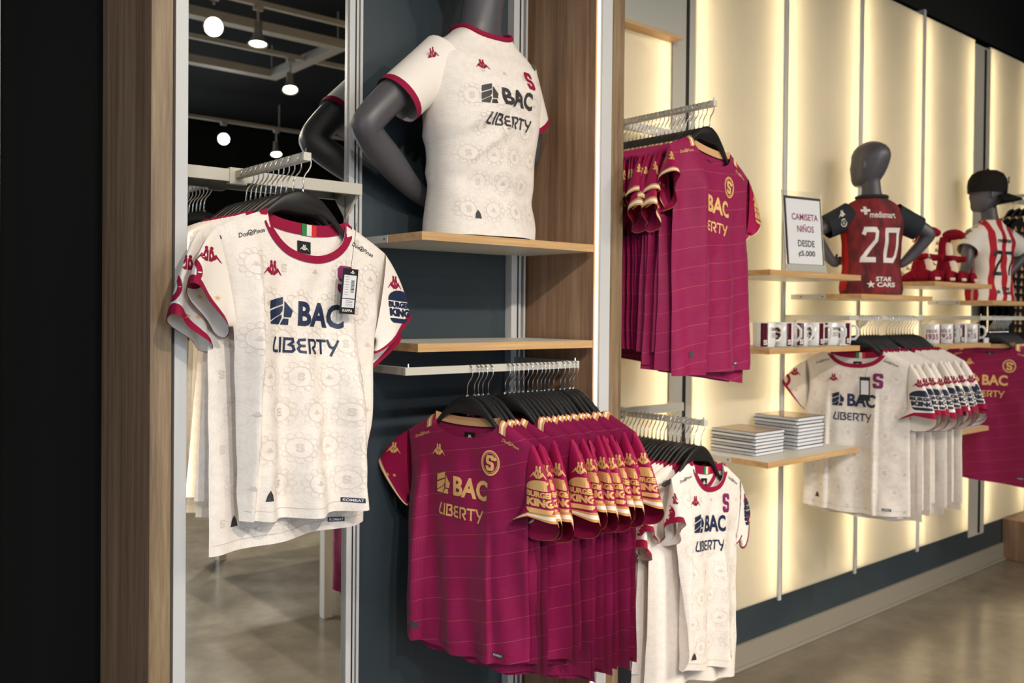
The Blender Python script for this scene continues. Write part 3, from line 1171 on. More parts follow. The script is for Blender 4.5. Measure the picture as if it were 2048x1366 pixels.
    def sleeve_fn(s, side, off=.0018, start=0.0, mid=.45):
        """(a, b): a = distance round the sleeve from its upper edge (toward the front positive), b = distance below the shoulder seam"""
        c0 = Vector(s.ring_at(side, 0.0)[0]); c1 = Vector(s.ring_at(side, 1.0)[0])
        ln = (c1 - c0).length * 1.06
        cache = {}

        def fn(a, b):
            k = min(max((-b + start) / ln, 0.01), 1.0)
            key = round(k, 3)
            if key not in cache:
                r = s.ring_at(side, k, 64)
                # order from the upper edge toward the front, then on round the back
                ids = list(range(64))
                if r[16].y > r[48].y:
                    fr = [0] + list(range(63, 32, -1)); bk = list(range(0, 33))
                else:
                    fr = list(range(0, 33)); bk = [0] + list(range(63, 32, -1))
                cen = sum(r, Vector()) / 64
                out = []
                for seq in (fr, bk):
                    acc, tab = 0.0, [(0.0, r[seq[0]])]
                    for i in range(1, len(seq)):
                        acc += (r[seq[i]] - r[seq[i - 1]]).length
                        tab.append((acc, r[seq[i]]))
                    out.append(tab)
                cache[key] = (out, cen)
            (tf, tb), cen = cache[key]
            a = tf[-1][0] * mid - side * a
            tab, d = (tf, a) if a >= 0 else (tb, -a)
            for i in range(1, len(tab)):
                if tab[i][0] >= d or i == len(tab) - 1:
                    u = (d - tab[i - 1][0]) / max(tab[i][0] - tab[i - 1][0], 1e-6)
                    p = tab[i - 1][1].lerp(tab[i][1], min(u, 1))
                    break
            nrm = Vector((0, -1 if a >= 0 else 1, 0))
            e = tf[0][1] - cen
            wgt = max(0.0, 1 - d / .02)
            nrm = (nrm * (1 - wgt) + e.normalized() * wgt)
            return p + nrm.normalized() * off
        return fn

    # ---- neck
    def collar(s, wdt=.016):
        V, F, UV = [], [], []
        N = 30
        for back in (False, True):
            b = len(V)
            for i in range(N + 1):
                u = -s.un + 2 * s.un * i / N
                u *= .999
                zi = s.ztop(u, back)
                x = u * s.hw(zi, 1)
                e = 1e-3
                u2 = max(-s.un * .9995, min(s.un * .9995, u + (e if u <= 0 else -e)))
                z2 = s.ztop(u2, back)
                dx, dz = (u2 - u) * s.sh, z2 - zi
                ln = math.hypot(dx, dz) or 1
                nx, nz = (dz / ln, -dx / ln)
                if u > 0:
                    nx, nz = -nx, -nz
                if back:
                    V += [(x, s.y(u, zi, x, True) - .0022, zi + .009 - .003 * sstep(.8, 1, abs(u) / s.un)), (x, s.y(u, zi, x, True) - .0022, zi - wdt)]
                else:
                    xo, zo = x + nx * wdt, zi + nz * wdt
                    uo = s.xz(xo, min(zo, 0))
                    zc = min(zo, s.ztop(uo) + .001)
                    V += [(x, s.y(u, zi, x) - .0026, zi + .006 * sstep(.85, 1, abs(u) / s.un)), (xo, s.y(uo, zc - .001, xo) - .0026, zc)]
                UV += [(i / N, 0), (i / N, 1)]
            for i in range(N):
                q = (b + 2 * i, b + 2 * i + 1, b + 2 * i + 3, b + 2 * i + 2)
                F.append(q)
        return mesh('collar', V, F, UV, True)


def rect(cx, cy, w_, h_):
    return poly([(cx - w_ / 2, cy - h_ / 2), (cx + w_ / 2, cy - h_ / 2), (cx + w_ / 2, cy + h_ / 2), (cx - w_ / 2, cy + h_ / 2)])


def add_neck_inside(S, body, kind):
    zb = -S.bdrop
    if kind == 'white':
        for k, mt in ((-1, 'green_print'), (0, 'white_print'), (1, 'red_print')):
            obj('flag_band', decal('flag_band', rect(k * .012 + .012, zb - .004, .012, .024), lambda x, z: S.backin(x, z, .0036)), mt, body)
    else:
        V, F = [], []
        for row, (z0, z1) in enumerate(((.010, -.014),)):
            for i in range(25):
                u = (-1 + 2 * i / 24) * S.un * .985
                z = S.ztop(u, True)
                x = u * S.sh
                V += [(x, S.y(u, z, x, True) - .0026, z + z0), (x, S.y(u, z, x, True) - .0026, z + z1)]
            F += [(2 * i, 2 * i + 1, 2 * i + 3, 2 * i + 2) for i in range(24)]
        obj('inner_neckband', mesh('inner_neckband', V, F, smooth=True), 'tan_fabric', body)
        V = [(x, y - .0006, z - (.000 if k % 2 else .022)) for k, (x, y, z) in enumerate(V)]
        obj('neck_tape', mesh('neck_tape', V, F, smooth=True), 'black_fabric', body)
    lab = obj('size_label', decal('size_label', rect(0, zb - .042, .034, .026), lambda x, z: S.backin(x, z, .0022)), 'black_print', body)
    obj('label_mark', decal('label_mark', fit(art_mark(), 0, zb - .042, w=.024), lambda x, z: S.backin(x, z, .0032)), 'white_print', body)


def build_shirt(name, S, kind, label, cat='jersey', group=None, detail=2, tilt_text=0.0, tz=0.0, crest='s', cuff=True):
    """kind white | maroon | black ; detail 2 = full print, 1 = sleeve print only"""
    t = thing(name, label, cat, group=group)
    white = kind == 'white'
    bmat = {'white': 'jersey_white', 'maroon': 'jersey_maroon', 'black': 'black_fabric'}[kind]
    smat = {'white': 'sleeve_white', 'maroon': 'sleeve_maroon', 'black': 'black_fabric'}[kind]
    pr = 'navy_print' if white else 'gold_print'
    mk = 'crimson_trim' if white else 'gold_print'
    hi = detail == 2
    body = obj('body', S.body(64, 46) if hi else S.body(26, 28), bmat, t)
    F_ = S.front
    if white:
        obj('collar', S.collar(), 'crimson_trim', t)
    else:
        # striped tabs beside the neck
        for sd in (-1, 1):
            V, F, UV = [], [], []
            for i in range(6):
                u = sd * (S.un + (1 - S.un) * (.02 + .20 * i / 5))
                z = S.ztop(u)
                x = u * S.sh
                V += [(x, S.y(u, z - .030, x) - .002, z - .030), (x, S.y(u, z - .010, x) - .003, z - .010), (x, 0, z + .002), (x, S.y(u, z - .02, x, True) + .002, z - .02)]
                UV += [(i / 5, r) for r in range(4)]
            for i in range(5):
                for r in range(3):
                    F.append((4 * i + r, 4 * i + r + 1, 4 * i + 5 + r, 4 * i + 4 + r))
            obj('shoulder_tab', mesh('shoulder_tab', V, F, UV, True), 'gold_tab', t)
    if hi:
        add_neck_inside(S, body, kind)
        cz = (-.205 if white else -.180) + tz
        obj('chest_lettering', decal('chest_lettering', fit(art_bac(), -.005, cz, w=.175, h=.058, rot=tilt_text), F_), pr, body)
        obj('chest_lettering', decal('chest_lettering', fit(art_liberty(), -.008, cz - .072, w=.155, h=.038, rot=tilt_text), F_), pr, body)
        obj('brand_mark', decal('brand_mark', fit(art_mark(), -.088, -.118 if white else -.092, w=.046, h=.030), F_), mk, body)
        if white:
            obj('crest', decal('crest', fit(art_s(), .088, -.125, w=.040, h=.060), F_), 'purple_print', body)
            obj('tonal_pattern', decal('tonal_pattern', art_tonal(-.24, .24, -S.L, -.02, S.inside), lambda x, z: F_(x, z, .0010), .02), 'tonal_print', body)['kind'] = 'stuff'
            for sd in (-1, 1):
                obj('shoulder_script', decal('shoulder_script', fit(art_script(), sd * .135, -.052, w=.060, rot=-sd * .34), F_), 'black_print', body)
        else:
            obj('crest', decal('crest', fit(art_crest_gold(), .088, -.110, w=.060, h=.066), F_), 'gold_print', body)
            for sd in (-1, 1):
                obj('shoulder_script', decal('shoulder_script', fit(art_script(), sd * .150, -.056, w=.055, rot=-sd * .34), F_), 'gold_print', body)
        dy_ = 0 if white else .026
        hx = min(S.hemr, S.hwr) - .075
        obj('hem_seam', decal('hem_seam', [(np.c_[v_[:, 0], v_[:, 1]], f_) for v_, f_ in poly([(-S.heml + .006, -.0006), (S.hemr - .006, -.0006), (S.hemr - .006, .0006), (-S.heml + .006, .0006)])], lambda x, z: F_(x, S.zbot(x / (S.hemr if x > 0 else S.heml)) + .021 + z, .0008), .012), 'seam_stitch' if white else 'sleeve_maroon', body)
        obj('hem_tag', decal('hem_tag', rect(hx, S.zbot(0) + .030, .034, .010), F_), 'navy_print' if white else 'charcoal_print', body)
        obj('hem_tag_lettering', decal('hem_tag_lettering', fit(text('KOMBAT', .02), hx, S.zbot(0) + .030, w=.028, h=.006), lambda x, z: F_(x, z, .0026)), 'white_print', body)
        hx = -(min(S.heml, S.hwl) - .055)
        obj('hem_badge', decal('hem_badge', poly([(hx - .009, S.zbot(0) + .045), (hx + .009, S.zbot(0) + .045), (hx + .006, S.zbot(0) + .058), (hx, S.zbot(0) + .068), (hx - .006, S.zbot(0) + .058)]), F_), 'charcoal_print', body)
    if not hi and kind != 'black':
        for sd in (-1, 1):
            obj('shoulder_script', decal('shoulder_script', fit(art_script(), sd * .150, -.054 - (S.shd - .052), w=.055, rot=-sd * .34), F_), 'black_print' if white else 'gold_print', body)
    for sd in (-1, 1):
        slv = obj('sleeve', S.sleeve_mesh(sd), smat, t)
        if cuff:
            obj('cuff', S.sleeve_mesh(sd, .90, 1.005, m=3, grow=.0016, name='cuff'), 'crimson_trim' if white else 'gold_cuff', slv)
        fn = S.sleeve_fn(sd)
        bvh = BVHTree.FromPolygons([q.co.copy() for q in slv.data.vertices], [tuple(q.vertices) for q in slv.data.polygons])
        ph = R(32)
        rt, vw = (math.cos(ph), math.sin(ph) * sd, 0), (-math.sin(ph) * sd, math.cos(ph), 0)

        def sprint(nm, art, k, mt, dx=0.0):
            sp = S.sr if sd > 0 else S.sl
            rg = S.ring_at(sd, k)
            o_ = sum(rg, Vector()) / len(rg)
            o_.z = -S.shd + k * (sp['c'][2] + S.shd)
            me = decal_proj(nm, move(art, dx, 0), bvh, o_, rt, vw)
            if me is not None:
                obj(nm, me, mt, slv)
        if kind != 'black':
            sprint('sleeve_mark', fit(art_mark(), 0, 0, w=.044, h=.030), .34, mk, sd * .010)
            if sd > 0:
                sprint('sleeve_emblem', fit(art_burger(), 0, 0, w=.074, h=.076), .64, pr, .012)
            else:
                for q in range(3):
                    sprint('sleeve_star', fit(art_star(), (q - 1) * .018, 0, w=.011), .84, 'gold_print')
                if white:
                    sprint('sleeve_emblem', fit(ring(0, 0, .3, .5), 0, 0, w=.050, h=.06), .58, 'crimson_trim', -.035)
        else:
            tp = []
            for q in range(9):
                tp += fit(art_mark(), .022, -.03 - .045 * q, w=.026, h=.020)
            obj('logo_tape', decal('logo_tape', tp, fn), 'tan_fabric', slv)
    return t


def shear_shirt(t, k):
    """the hanger tips a little: the right side of the shirt hangs lower while the cloth still falls straight down"""
    for o in list(t.children) + [g for c in t.children for g in c.children]:
        for q in o.data.vertices:
            q.co.z -= k * q.co.x * (1 - .65 * sstep(.15, .60, -q.co.z))
    return t


ORD = ['second', 'third', 'fourth', 'fifth', 'sixth', 'seventh', 'eighth', 'ninth', 'tenth', 'eleventh', 'twelfth', 'thirteenth', 'fourteenth', 'fifteenth', 'sixteenth',
       'seventeenth', 'eighteenth', 'nineteenth', 'twentieth', 'twenty-first', 'twenty-second', 'twenty-third']


def hang(proto, pivot, rz, tilt=0.0, first=False, label=None, group=None, dz=0.0):
    """place a shirt or hanger so that its hook sits on the rail at pivot"""
    rot = Matrix.Rotation(rz, 3, 'Z') @ Matrix.Rotation(tilt, 3, 'Y')
    loc = Vector(pivot) + rot @ Vector((0, 0, -HOOK + dz))
    e = rot.to_euler()
    if first:
        proto.location = loc
        proto.rotation_euler = e
        if label: proto['label'] = label
        if group: proto['group'] = group
        return proto
    return dup(proto, loc, e, label, group)


HANGER = [hanger_proto(), False]


def hang_hanger(pivot, rz, tilt, label, group):
    first = not HANGER[1]
    HANGER[1] = True
    return hang(HANGER[0], pivot, rz, tilt, first, label, group)


rnd = random.Random(7)

# ------------------------------------------------------------------ A: cream jerseys on the arm before the mirror
AX, AZ = 0.894, 1.7855
gA, gH = 'cream jerseys on the arm before the mirror', 'hangers on the arm before the mirror'
fA = [('s', .15, .010, .4, .10), ('s', .34, .012, 1.9, -.12)]
S1 = Shirt(L=.640, sh=.205, neck=.097, drop=.082, arm=.250, hwl=.168, hwr=.176, heml=.150, hemr=.168, t=.020, t_top=.013, hem=(.004, .012), wr=.010, seed=3.1,
           folds=[('s', .100, .019, .2, .06), ('p', -.122, .010, .030, .030, .06), ('p', .108, -.02, .022, .016, .25), ('g', -.045, .02, .02, -.010, .3), ('g', .060, -.10, .026, .020, .35), ('s', .30, .010, 1.4, -.2)],
           sl=dict(c=(-.226, -.012, -.218), a=(-.050, -.035, .050), b=.026, wave=.007), sr=dict(c=(.234, .010, -.238), a=(.056, .012, .046), b=.020, wave=.004))
front = shear_shirt(build_shirt('football_jersey', S1, 'white', 'cream jersey with navy chest lettering and a black hang tag, frontmost before the mirror'), .075)
hang(front, (AX + .006, 1.745, AZ), R(4), 0, True)
hang_hanger((AX, 1.745, AZ), R(4), R(3.0), 'black plastic hanger with chrome hook holding the cream jersey with the hang tag', None)
S2 = Shirt(L=.695, sh=.212, neck=.099, arm=.250, hwl=.195, hwr=.188, heml=.198, hemr=.176, t=.012, hem=(.012, .004), wr=.005, seed=8.0,
           folds=[('s', .17, .012, .9, .05), ('s', .36, .010, 2.4, .1)],
           sl=dict(c=(-.232, -.004, -.262), a=(-.048, -.030, .036), b=.026, wave=.012), sr=dict(c=(.236, .006, -.285), a=(.054, .010, .042), b=.018))
s2 = shear_shirt(build_shirt('football_jersey', S2, 'white', 'longer cream jersey hanging right behind the front one before the mirror'), .07)
hang(s2, (AX, 1.790, AZ), R(2), 0, True)
pA = []
for k in range(2):
    S = Shirt(L=(.610, .650)[k], sh=.200, arm=.245, hwl=.178, hwr=.180, heml=(.205, .190)[k], hemr=.168, t=.009, hem=(-.01, 0), folds=fA,
              sl=dict(c=(-.186, -.002, -.235), a=(-.022, -.015, .050), b=.012), sr=dict(c=(.215, .005, -.255), a=(.045, .01, .046), b=.012))
    pA.append(shear_shirt(build_shirt('football_jersey', S, 'white', 'cream jersey', group=gA, detail=1), .07))
hang_hanger((AX, 1.790, AZ), R(2), R(3.0), 'black plastic hanger holding the longer cream jersey before the mirror', None)
used = set()
for i in range(9):
    y = 1.822 + .0265 * i
    pr_ = pA[i % 2]
    yw = R(rnd.uniform(-1.5, 2))
    hang(pr_, (AX, y, AZ), yw, 0, pr_.name not in used, ORD[i + 1] + ' cream jersey from the front on the arm before the mirror')
    used.add(pr_.name)
    hang_hanger((AX, y, AZ), yw, R(3), ORD[i + 1] + ' black hanger from the front on the arm before the mirror', gH)

# hang tag on the front jersey
T = thing('hang_tag', 'black hang tag with a white barcode sticker on the front cream jersey', 'tag', (0.980, 1.697, 1.540), (R(4), R(3), R(6)))
obj('card', box(-.0200, .0200, -.0008, .0008, -.098, .0, .0004), 'black_print', T)
st = obj('sticker', box(-.0160, .0160, -.0013, -.0008, -.064, -.014), 'paper', T)
obj('sticker', box(-.0160, .0160, -.0013, -.0008, -.084, -.066), 'paper', T)
bars = []
for k in range(9):
    bars += rect(.0075, -.026 - .0030 * k, .009, .0014 if k % 3 else .0022)
for k in range(8):
    bars += rect(-.0075, -.018 - .0055 * k, .010, .0007)
for k in range(4):
    bars += rect(0.002, -.0695 - .0035 * k, .018, .0007)
obj('barcode', decal('barcode', bars, lambda x, z: (x, -.0016, z)), 'black_print', st)
obj('card_mark', decal('card_mark', fit(art_mark(), .005, -.007, w=.014), lambda x, z: (x, -.0012, z)), 'white_print', T)
obj('card_lettering', decal('card_lettering', fit(text('KAPPA', .03), 0, -.0905, w=.026, h=.006), lambda x, z: (x, -.0012, z)), 'white_print', T)
v, f = tube([(0, 0, -.001), (.004, .004, .03), (.008, .006, .075), (.010, .010, .10)], .0005, 5)
obj('string', mesh('string', v, f), 'black_print', T)

# ------------------------------------------------------------------ B: maroon jerseys on the rail of the dark bay
gB, gHB = 'maroon jerseys on the rail of the dark bay', 'hangers on the rail of the dark bay'
RB = R(-77)
BZ = 1.3095
fB = [('s', .12, .010, .3, .05), ('s', .27, .010, 1.2, -.1)]
B1 = Shirt(L=.625, sh=.212, neck=.112, drop=.052, bdrop=.012, arm=.235, hwl=.205, hwr=.200, heml=.212, hemr=.200, t=.020, t_top=.012, hem=(0, .022), wr=.006, seed=1.7,
           folds=[('s', .14, .009, .4, .03), ('p', -.140, .02, .030, .026, .15), ('p', .075, -.04, .03, .012, .35), ('s', .09, .004, 0, .15)],
           sl=dict(c=(-.268, .00, -.205), a=(-.046, -.01, .060), b=.016), sr=dict(c=(.234, -.020, -.240), a=(.076, -.012, .010), b=.026, wave=.004, lip=.045))
b1 = build_shirt('football_jersey', B1, 'maroon', 'maroon jersey with gold chest lettering, frontmost on the rail in the dark bay', tilt_text=-.03)
hang(b1, (1.432, 1.869, BZ), RB, 0, True)
hang_hanger((1.432, 1.869, BZ), RB, R(1), 'black plastic hanger holding the frontmost maroon jersey in the dark bay', None)


def row_protos(kind, name, grp, base, specs):
    out = []
    for k, (ln, w_, sx, sy, sz, ax, ay, az, b, rid) in enumerate(specs):
        base['sh'] = (.210, .206, .217, .203, .213)[k % 5]
        base['shd'] = (.052, .058, .046, .060, .050)[k % 5]
        S = Shirt(L=ln, hwl=.205, hwr=.205 + w_, heml=.205, hemr=.208 + w_, t=.009, t_top=.009, hem=(0, .014), seed=float(k), wr=.005,
                  folds=fB + [('g', .165 + w_, .01 * k, .03, rid, .3)],
                  sl=dict(c=(-.255, .00, -.205), a=(-.048, -.01, .056), b=.012),
                  sr=dict(c=(sx, sy, sz), a=(ax, ay, az), b=b, wave=.005, lip=.05 if ax > .06 else .01), **base)
        out.append(build_shirt(name, S, kind, 'jersey', group=grp, detail=1))
    return out


#        length  width  sleeve: x, y, z of the cuff          cuff axis         gape  side fold
ROWS = [(.625, .000, .236, -.026, -.236, .074, -.020, .012, .022, .014),
        (.650, .012, .215, .004, -.246, .052, .004, .020, .012, -.016),
        (.612, -.008, .242, -.036, -.244, .074, -.030, .016, .024, .020),
        (.660, .018, .208, .006, -.238, .046, .010, .030, .010, -.010),
        (.640, .008, .240, -.016, -.252, .072, -.006, .006, .026, .018)]
mb = dict(sh=.212, neck=.112, drop=.052, bdrop=.012, arm=.235)
protoB = row_protos('maroon', 'football_jersey', gB, mb, ROWS + [(q[0] + .055,) + q[1:] for q in ROWS])
hx = [1.454, 1.467, 1.482, 1.501, 1.560, 1.576, 1.592, 1.609, 1.626, 1.643, 1.660, 1.677, 1.692, 1.706, 1.722, 1.740, 1.767, 1.784, 1.804, 1.818]
used = set()
for i, x in enumerate(hx):
    pr_ = protoB[(1, 0, 3, 2, 1, 4, 3, 0, 1, 3, 2, 1, 4, 3, 0, 1, 2, 3, 4, 1)[i] + (5 if i > 7 else 0)]
    rz = RB + R(rnd.uniform(-3.0, 2.5))
    hang(pr_, (x, 1.869, BZ), rz, 0, pr_.name not in used, ORD[i] + ' maroon jersey from the front on the dark bay rail, gold sleeve emblem')
    used.add(pr_.name)
    hang_hanger((x, 1.869, BZ), rz, 0, ORD[i] + ' black hanger from the front on the dark bay rail', gHB)

# ------------------------------------------------------------------ C: maroon jerseys on the upper arm by the lit wall
gC, gHC = 'maroon jerseys on the upper arm by the lit wall', 'hangers on the upper arm by the lit wall'
CX, CZr = 2.250, 2.1065
C1 = Shirt(L=.700, sh=.215, neck=.108, drop=.060, bdrop=.014, arm=.240, hwl=.205, hwr=.200, heml=.212, hemr=.222, t=.018, t_top=.012, hem=(.012, .0), wr=.006, seed=5.0,
           folds=[('s', .13, .013, 2.2, .02), ('p', -.108, .0, .045, .048, .0), ('s', .30, .010, .4, -.1)],
           sl=dict(c=(-.250, -.02, -.200), a=(-.035, -.05, .045), b=.026, wave=.010), sr=dict(c=(.278, .01, -.205), a=(.055, .02, .034), b=.018))
c1 = shear_shirt(build_shirt('football_jersey', C1, 'maroon', 'maroon jersey with gold round crest, frontmost on the upper arm by the lit wall', tilt_text=-.02), .13)
hang(c1, (CX, 1.716, CZr), R(4), 0, True)
hang_hanger((CX, 1.716, CZr), R(4), R(6), 'black plastic hanger holding the frontmost maroon jersey on the upper arm', None)


def arm_protos(kind, grp, base, lens, sx):
    out = []
    for k in range(4):
        tuck = k == 3
        S = Shirt(L=lens[k], hwl=(.205, .214, .210, .200)[k], hwr=.196, heml=(.225, .235, .230, .205)[k], hemr=.200, t=.009, t_top=.009, hem=(-.012 * k, 0), seed=float(k) + .5, wr=.005,
                  folds=[('s', .13, .011, 2.2, .02), ('s', .30, .010, .4, -.1), ('g', -.17, .02, .03, (.016, -.014, .022, .0)[k], .3)],
                  sl=dict(c=(-.200, 0, -.23), a=(-.02, -.01, .05), b=.010) if tuck else dict(c=(sx - .008 * k, (-.026, -.004, -.016)[k], -.215 - .022 * k), a=(-.044, -.040, .032), b=(.026, .018, .022)[k], wave=.009),
                  sr=dict(c=(.250, .0, -.225), a=(.05, .01, .05), b=.012), **base)
        out.append(shear_shirt(build_shirt('football_jersey', S, kind, 'jersey', group=grp, detail=1), .07))
    return out


protoC = arm_protos('maroon', gC, dict(sh=.208, neck=.108, drop=.06, bdrop=.014, arm=.238), (.640, .690, .715, .670), -.248)
used = set()
for i in range(20):
    y = 1.742 + .0172 * i
    pr_ = protoC[(2, 0, 1, 2, 0)[i] if i < 5 else 3]
    yw = R(rnd.uniform(-2, 2))
    hang(pr_, (CX, y, CZr), yw, 0, pr_.name not in used, ORD[i] + ' maroon jersey from the front on the upper arm by the lit wall')
    used.add(pr_.name)
    hang_hanger((CX, y, CZr), yw, R(4), ORD[i] + ' black hanger from the front on the upper arm by the lit wall', gHC)

# ------------------------------------------------------------------ D: cream jerseys on the lower arm
gD, gHD = 'cream jerseys on the lower arm by the lit wall', 'hangers on the lower arm by the lit wall'
DZ = 1.1205
D1 = Shirt(L=.645, sh=.195, neck=.088, drop=.075, arm=.245, hwl=.175, hwr=.172, heml=.140, hemr=.178, t=.018, t_top=.012, hem=(-.02, .0), wr=.006, seed=2.0,
           folds=[('s', .13, .012, 2.0, .05), ('p', -.118, .05, .030, .030, .08), ('p', .050, -.05, .02, .014, .3), ('s', .3, .008, .4, -.1)],
           sl=dict(c=(-.215, -.02, -.215), a=(-.030, -.05, .045), b=.024, wave=.01), sr=dict(c=(.245, .01, -.225), a=(.042, .02, .055), b=.016))
d1 = shear_shirt(build_shirt('football_jersey', D1, 'white', 'cream jersey with a purple letter crest, frontmost on the lower arm by the lit wall', tz=.018), .14)
hang(d1, (CX + .030, 1.738, DZ), R(5), 0, True)
hang_hanger((CX + .004, 1.738, DZ), R(5), R(7), 'black plastic hanger holding the frontmost cream jersey on the lower arm', None)
protoD = arm_protos('white', gD, dict(sh=.205, neck=.095, drop=.08, arm=.24), (.660, .640, .690, .670), -.240)
used = set()
for i in range(19):
    y = 1.764 + .0172 * i
    pr_ = protoD[(2, 0, 1, 2)[i] if i < 4 else 3]
    yw = R(rnd.uniform(-2, 2))
    hang(pr_, (CX, y, DZ), yw, 0, pr_.name not in used, ORD[i] + ' cream jersey from the front on the lower arm by the lit wall')
    used.add(pr_.name)
    hang_hanger((CX, y, DZ), yw, R(4), ORD[i] + ' black hanger from the front on the lower arm by the lit wall', gHD)

# ------------------------------------------------------------------ E: cream jerseys on the lit wall rail
gE, gHE = 'cream jerseys on the rail of the lit wall', 'hangers on the rail of the lit wall'
EZ, RE = 1.4495, R(-78)
E1 = Shirt(L=.665, sh=.208, neck=.105, drop=.060, arm=.245, hwl=.205, hwr=.205, heml=.215, hemr=.212, t=.018, t_top=.012, hem=(0, .01), wr=.006, seed=4.0,
           folds=[('s', .16, .010, .8, .02), ('p', .085, .01, .03, .018, .2), ('p', -.105, .02, .025, .018, .2)],
           sl=dict(c=(-.262, 0, -.205), a=(-.045, -.01, .056), b=.014), sr=dict(c=(.238, -.020, -.268), a=(.074, -.016, .010), b=.026, wave=.004, lip=.045))
e1 = build_shirt('football_jersey', E1, 'white', 'cream jersey with navy chest lettering, frontmost on the rail of the lit wall')
hang(e1, (3.425, 1.869, EZ), RE, 0, True)
hang_hanger((3.425, 1.869, EZ), RE, R(1), 'black plastic hanger holding the frontmost cream jersey on the lit wall rail', None)
protoE = row_protos('white', 'football_jersey', gE, dict(sh=.208, neck=.105, drop=.06, arm=.245), [(q[0] + .035, q[1], q[2], q[3], q[4] - .024) + q[5:] for q in ROWS])
used = set()
xs = [3.45 + .024 * i for i in range(7)] + [3.665 + .0265 * i for i in range(10)]
for i, x in enumerate(xs):
    pr_ = protoE[(1, 0, 3, 2, 0, 1, 4, 2, 3, 0, 4, 1, 2, 0, 3, 4, 0)[i]]
    rz = RE + R(rnd.uniform(-2.5, 2.0))
    hang(pr_, (x, 1.869, EZ), rz, 0, pr_.name not in used, ORD[i] + ' cream jersey from the front on the lit wall rail, navy sleeve emblem')
    used.add(pr_.name)
    hang_hanger((x, 1.869, EZ), rz, 0, ORD[i] + ' black hanger from the front on the lit wall rail', gHE)
T2 = thing('hang_tag', 'black hang tag with a white sticker on the cream jersey of the lit wall rail', 'tag', (3.362, 1.800, 1.205), (R(2), 0, RE))
obj('card', box(-.020, .020, -.0008, .0008, -.095, 0, .0004), 'black_print', T2)
obj('sticker', box(-.015, .015, -.0014, -.0008, -.070, -.014), 'paper', T2)
v, f = tube([(0, 0, -.001), (.004, .01, .03), (.008, .02, .06)], .0006, 5)
obj('string', mesh('string', v, f), 'black_print', T2)

# ------------------------------------------------------------------ F: far maroon jerseys
FZ = 1.4525
F1 = Shirt(L=.690, sh=.215, neck=.112, drop=.052, bdrop=.012, arm=.24, hwl=.225, hwr=.22, heml=.23, hemr=.24, t=.018, t_top=.012, hem=(-.02, 0),
           folds=[('s', .24, .012, .4, .03)], sl=dict(c=(-.262, 0, -.215), a=(-.05, 0, .056), b=.014), sr=dict(c=(.262, 0, -.215), a=(.05, -.02, .05), b=.016))
f1 = build_shirt('football_jersey', F1, 'maroon', 'maroon jersey with gold lettering, frontmost on the far rail of the lit wall')
hang(f1, (4.72, 1.869, FZ), R(-74), 0, True)
hang_hanger((4.72, 1.869, FZ), R(-74), 0, 'black plastic hanger holding the frontmost far maroon jersey', None)
for i in range(9):
    x = 4.745 + .024 * i
    hang(protoB[i % 3], (x, 1.869, FZ), R(-75), 0, False, ORD[i] + ' maroon jersey from the front on the far rail of the lit wall', 'maroon jerseys on the far rail')
    hang_hanger((x, 1.869, FZ), R(-75), 0, ORD[i] + ' black hanger from the front on the far rail of the lit wall', 'hangers on the far rail')

# ------------------------------------------------------------------ black track jackets
J = Shirt(L=.72, sh=.225, neck=.10, drop=.05, bdrop=.012, arm=.25, hwl=.25, hwr=.25, heml=.255, hemr=.255, t=.02, t_top=.012, folds=[('s', .2, .012, .3, .02)],
          sl=dict(c=(-.275, -.01, -.50), a=(-.055, -.02, .01), b=.03), sr=dict(c=(.275, -.01, -.50), a=(.055, -.02, .01), b=.03))
gJ = 'black track jackets on the far panel'
jk = build_shirt('track_jacket', J, 'black', 'black track jacket with rows of pale printed marks, frontmost on the far lit panel', 'jacket', gJ, detail=1, cuff=False)
tp = []
for cx in (-.20, -.135, -.07, .07, .135, .20):
    for q in range(14):
        tp += fit(art_mark(), cx, -.08 - .043 * q, w=.034, h=.026)
obj('logo_tape', decal('logo_tape', tp, J.front), 'tan_fabric', jk)['kind'] = 'stuff'
for cx in (-.105, -.03, .05, .17):
    v, f = tube([J.front(cx, -.05, .004), J.front(cx, -.3, .006), J.front(cx + .01, -.6, .006)], .004, 6)
    obj('drawcord', mesh('drawcord', v, f), 'tan_fabric', jk)
for i in range(4):
    y = 1.965 + .036 * i
    hang(jk, (5.52, y, 2.1505), R(-6), R(1), i == 0, None if i == 0 else ORD[i - 1] + ' black track jacket from the front on the far lit panel')
    hang_hanger((5.52, y, 2.1505), R(-6), R(1), ('frontmost' if i == 0 else ORD[i - 1]) + ' black hanger of the track jackets on the far panel', 'hangers of the track jackets')

# ================================================================== MANNEQUINS
def spline(pts, n=8):
    P = [np.array(p, float) for p in pts]
    P = [2 * P[0] - P[1]] + P + [2 * P[-1] - P[-2]]
    out = []
    for i in range(1, len(P) - 2):
        for k in range(n):
            t = k / n
            a, b, c, d = P[i - 1], P[i], P[i + 1], P[i + 2]
            out.append(.5 * ((2 * b) + (-a + c) * t + (2 * a - 5 * b + 4 * c - d) * t * t + (-a + 3 * b - 3 * c + d) * t ** 3))
    out.append(P[-2])
    return out


def limb(joints, n=8, seg=14):
    """joints: (x, y, z, radius)"""
    s = spline(joints, n)
    return tube([tuple(q[:3]) for q in s], [float(max(q[3], .002)) for q in s], seg)


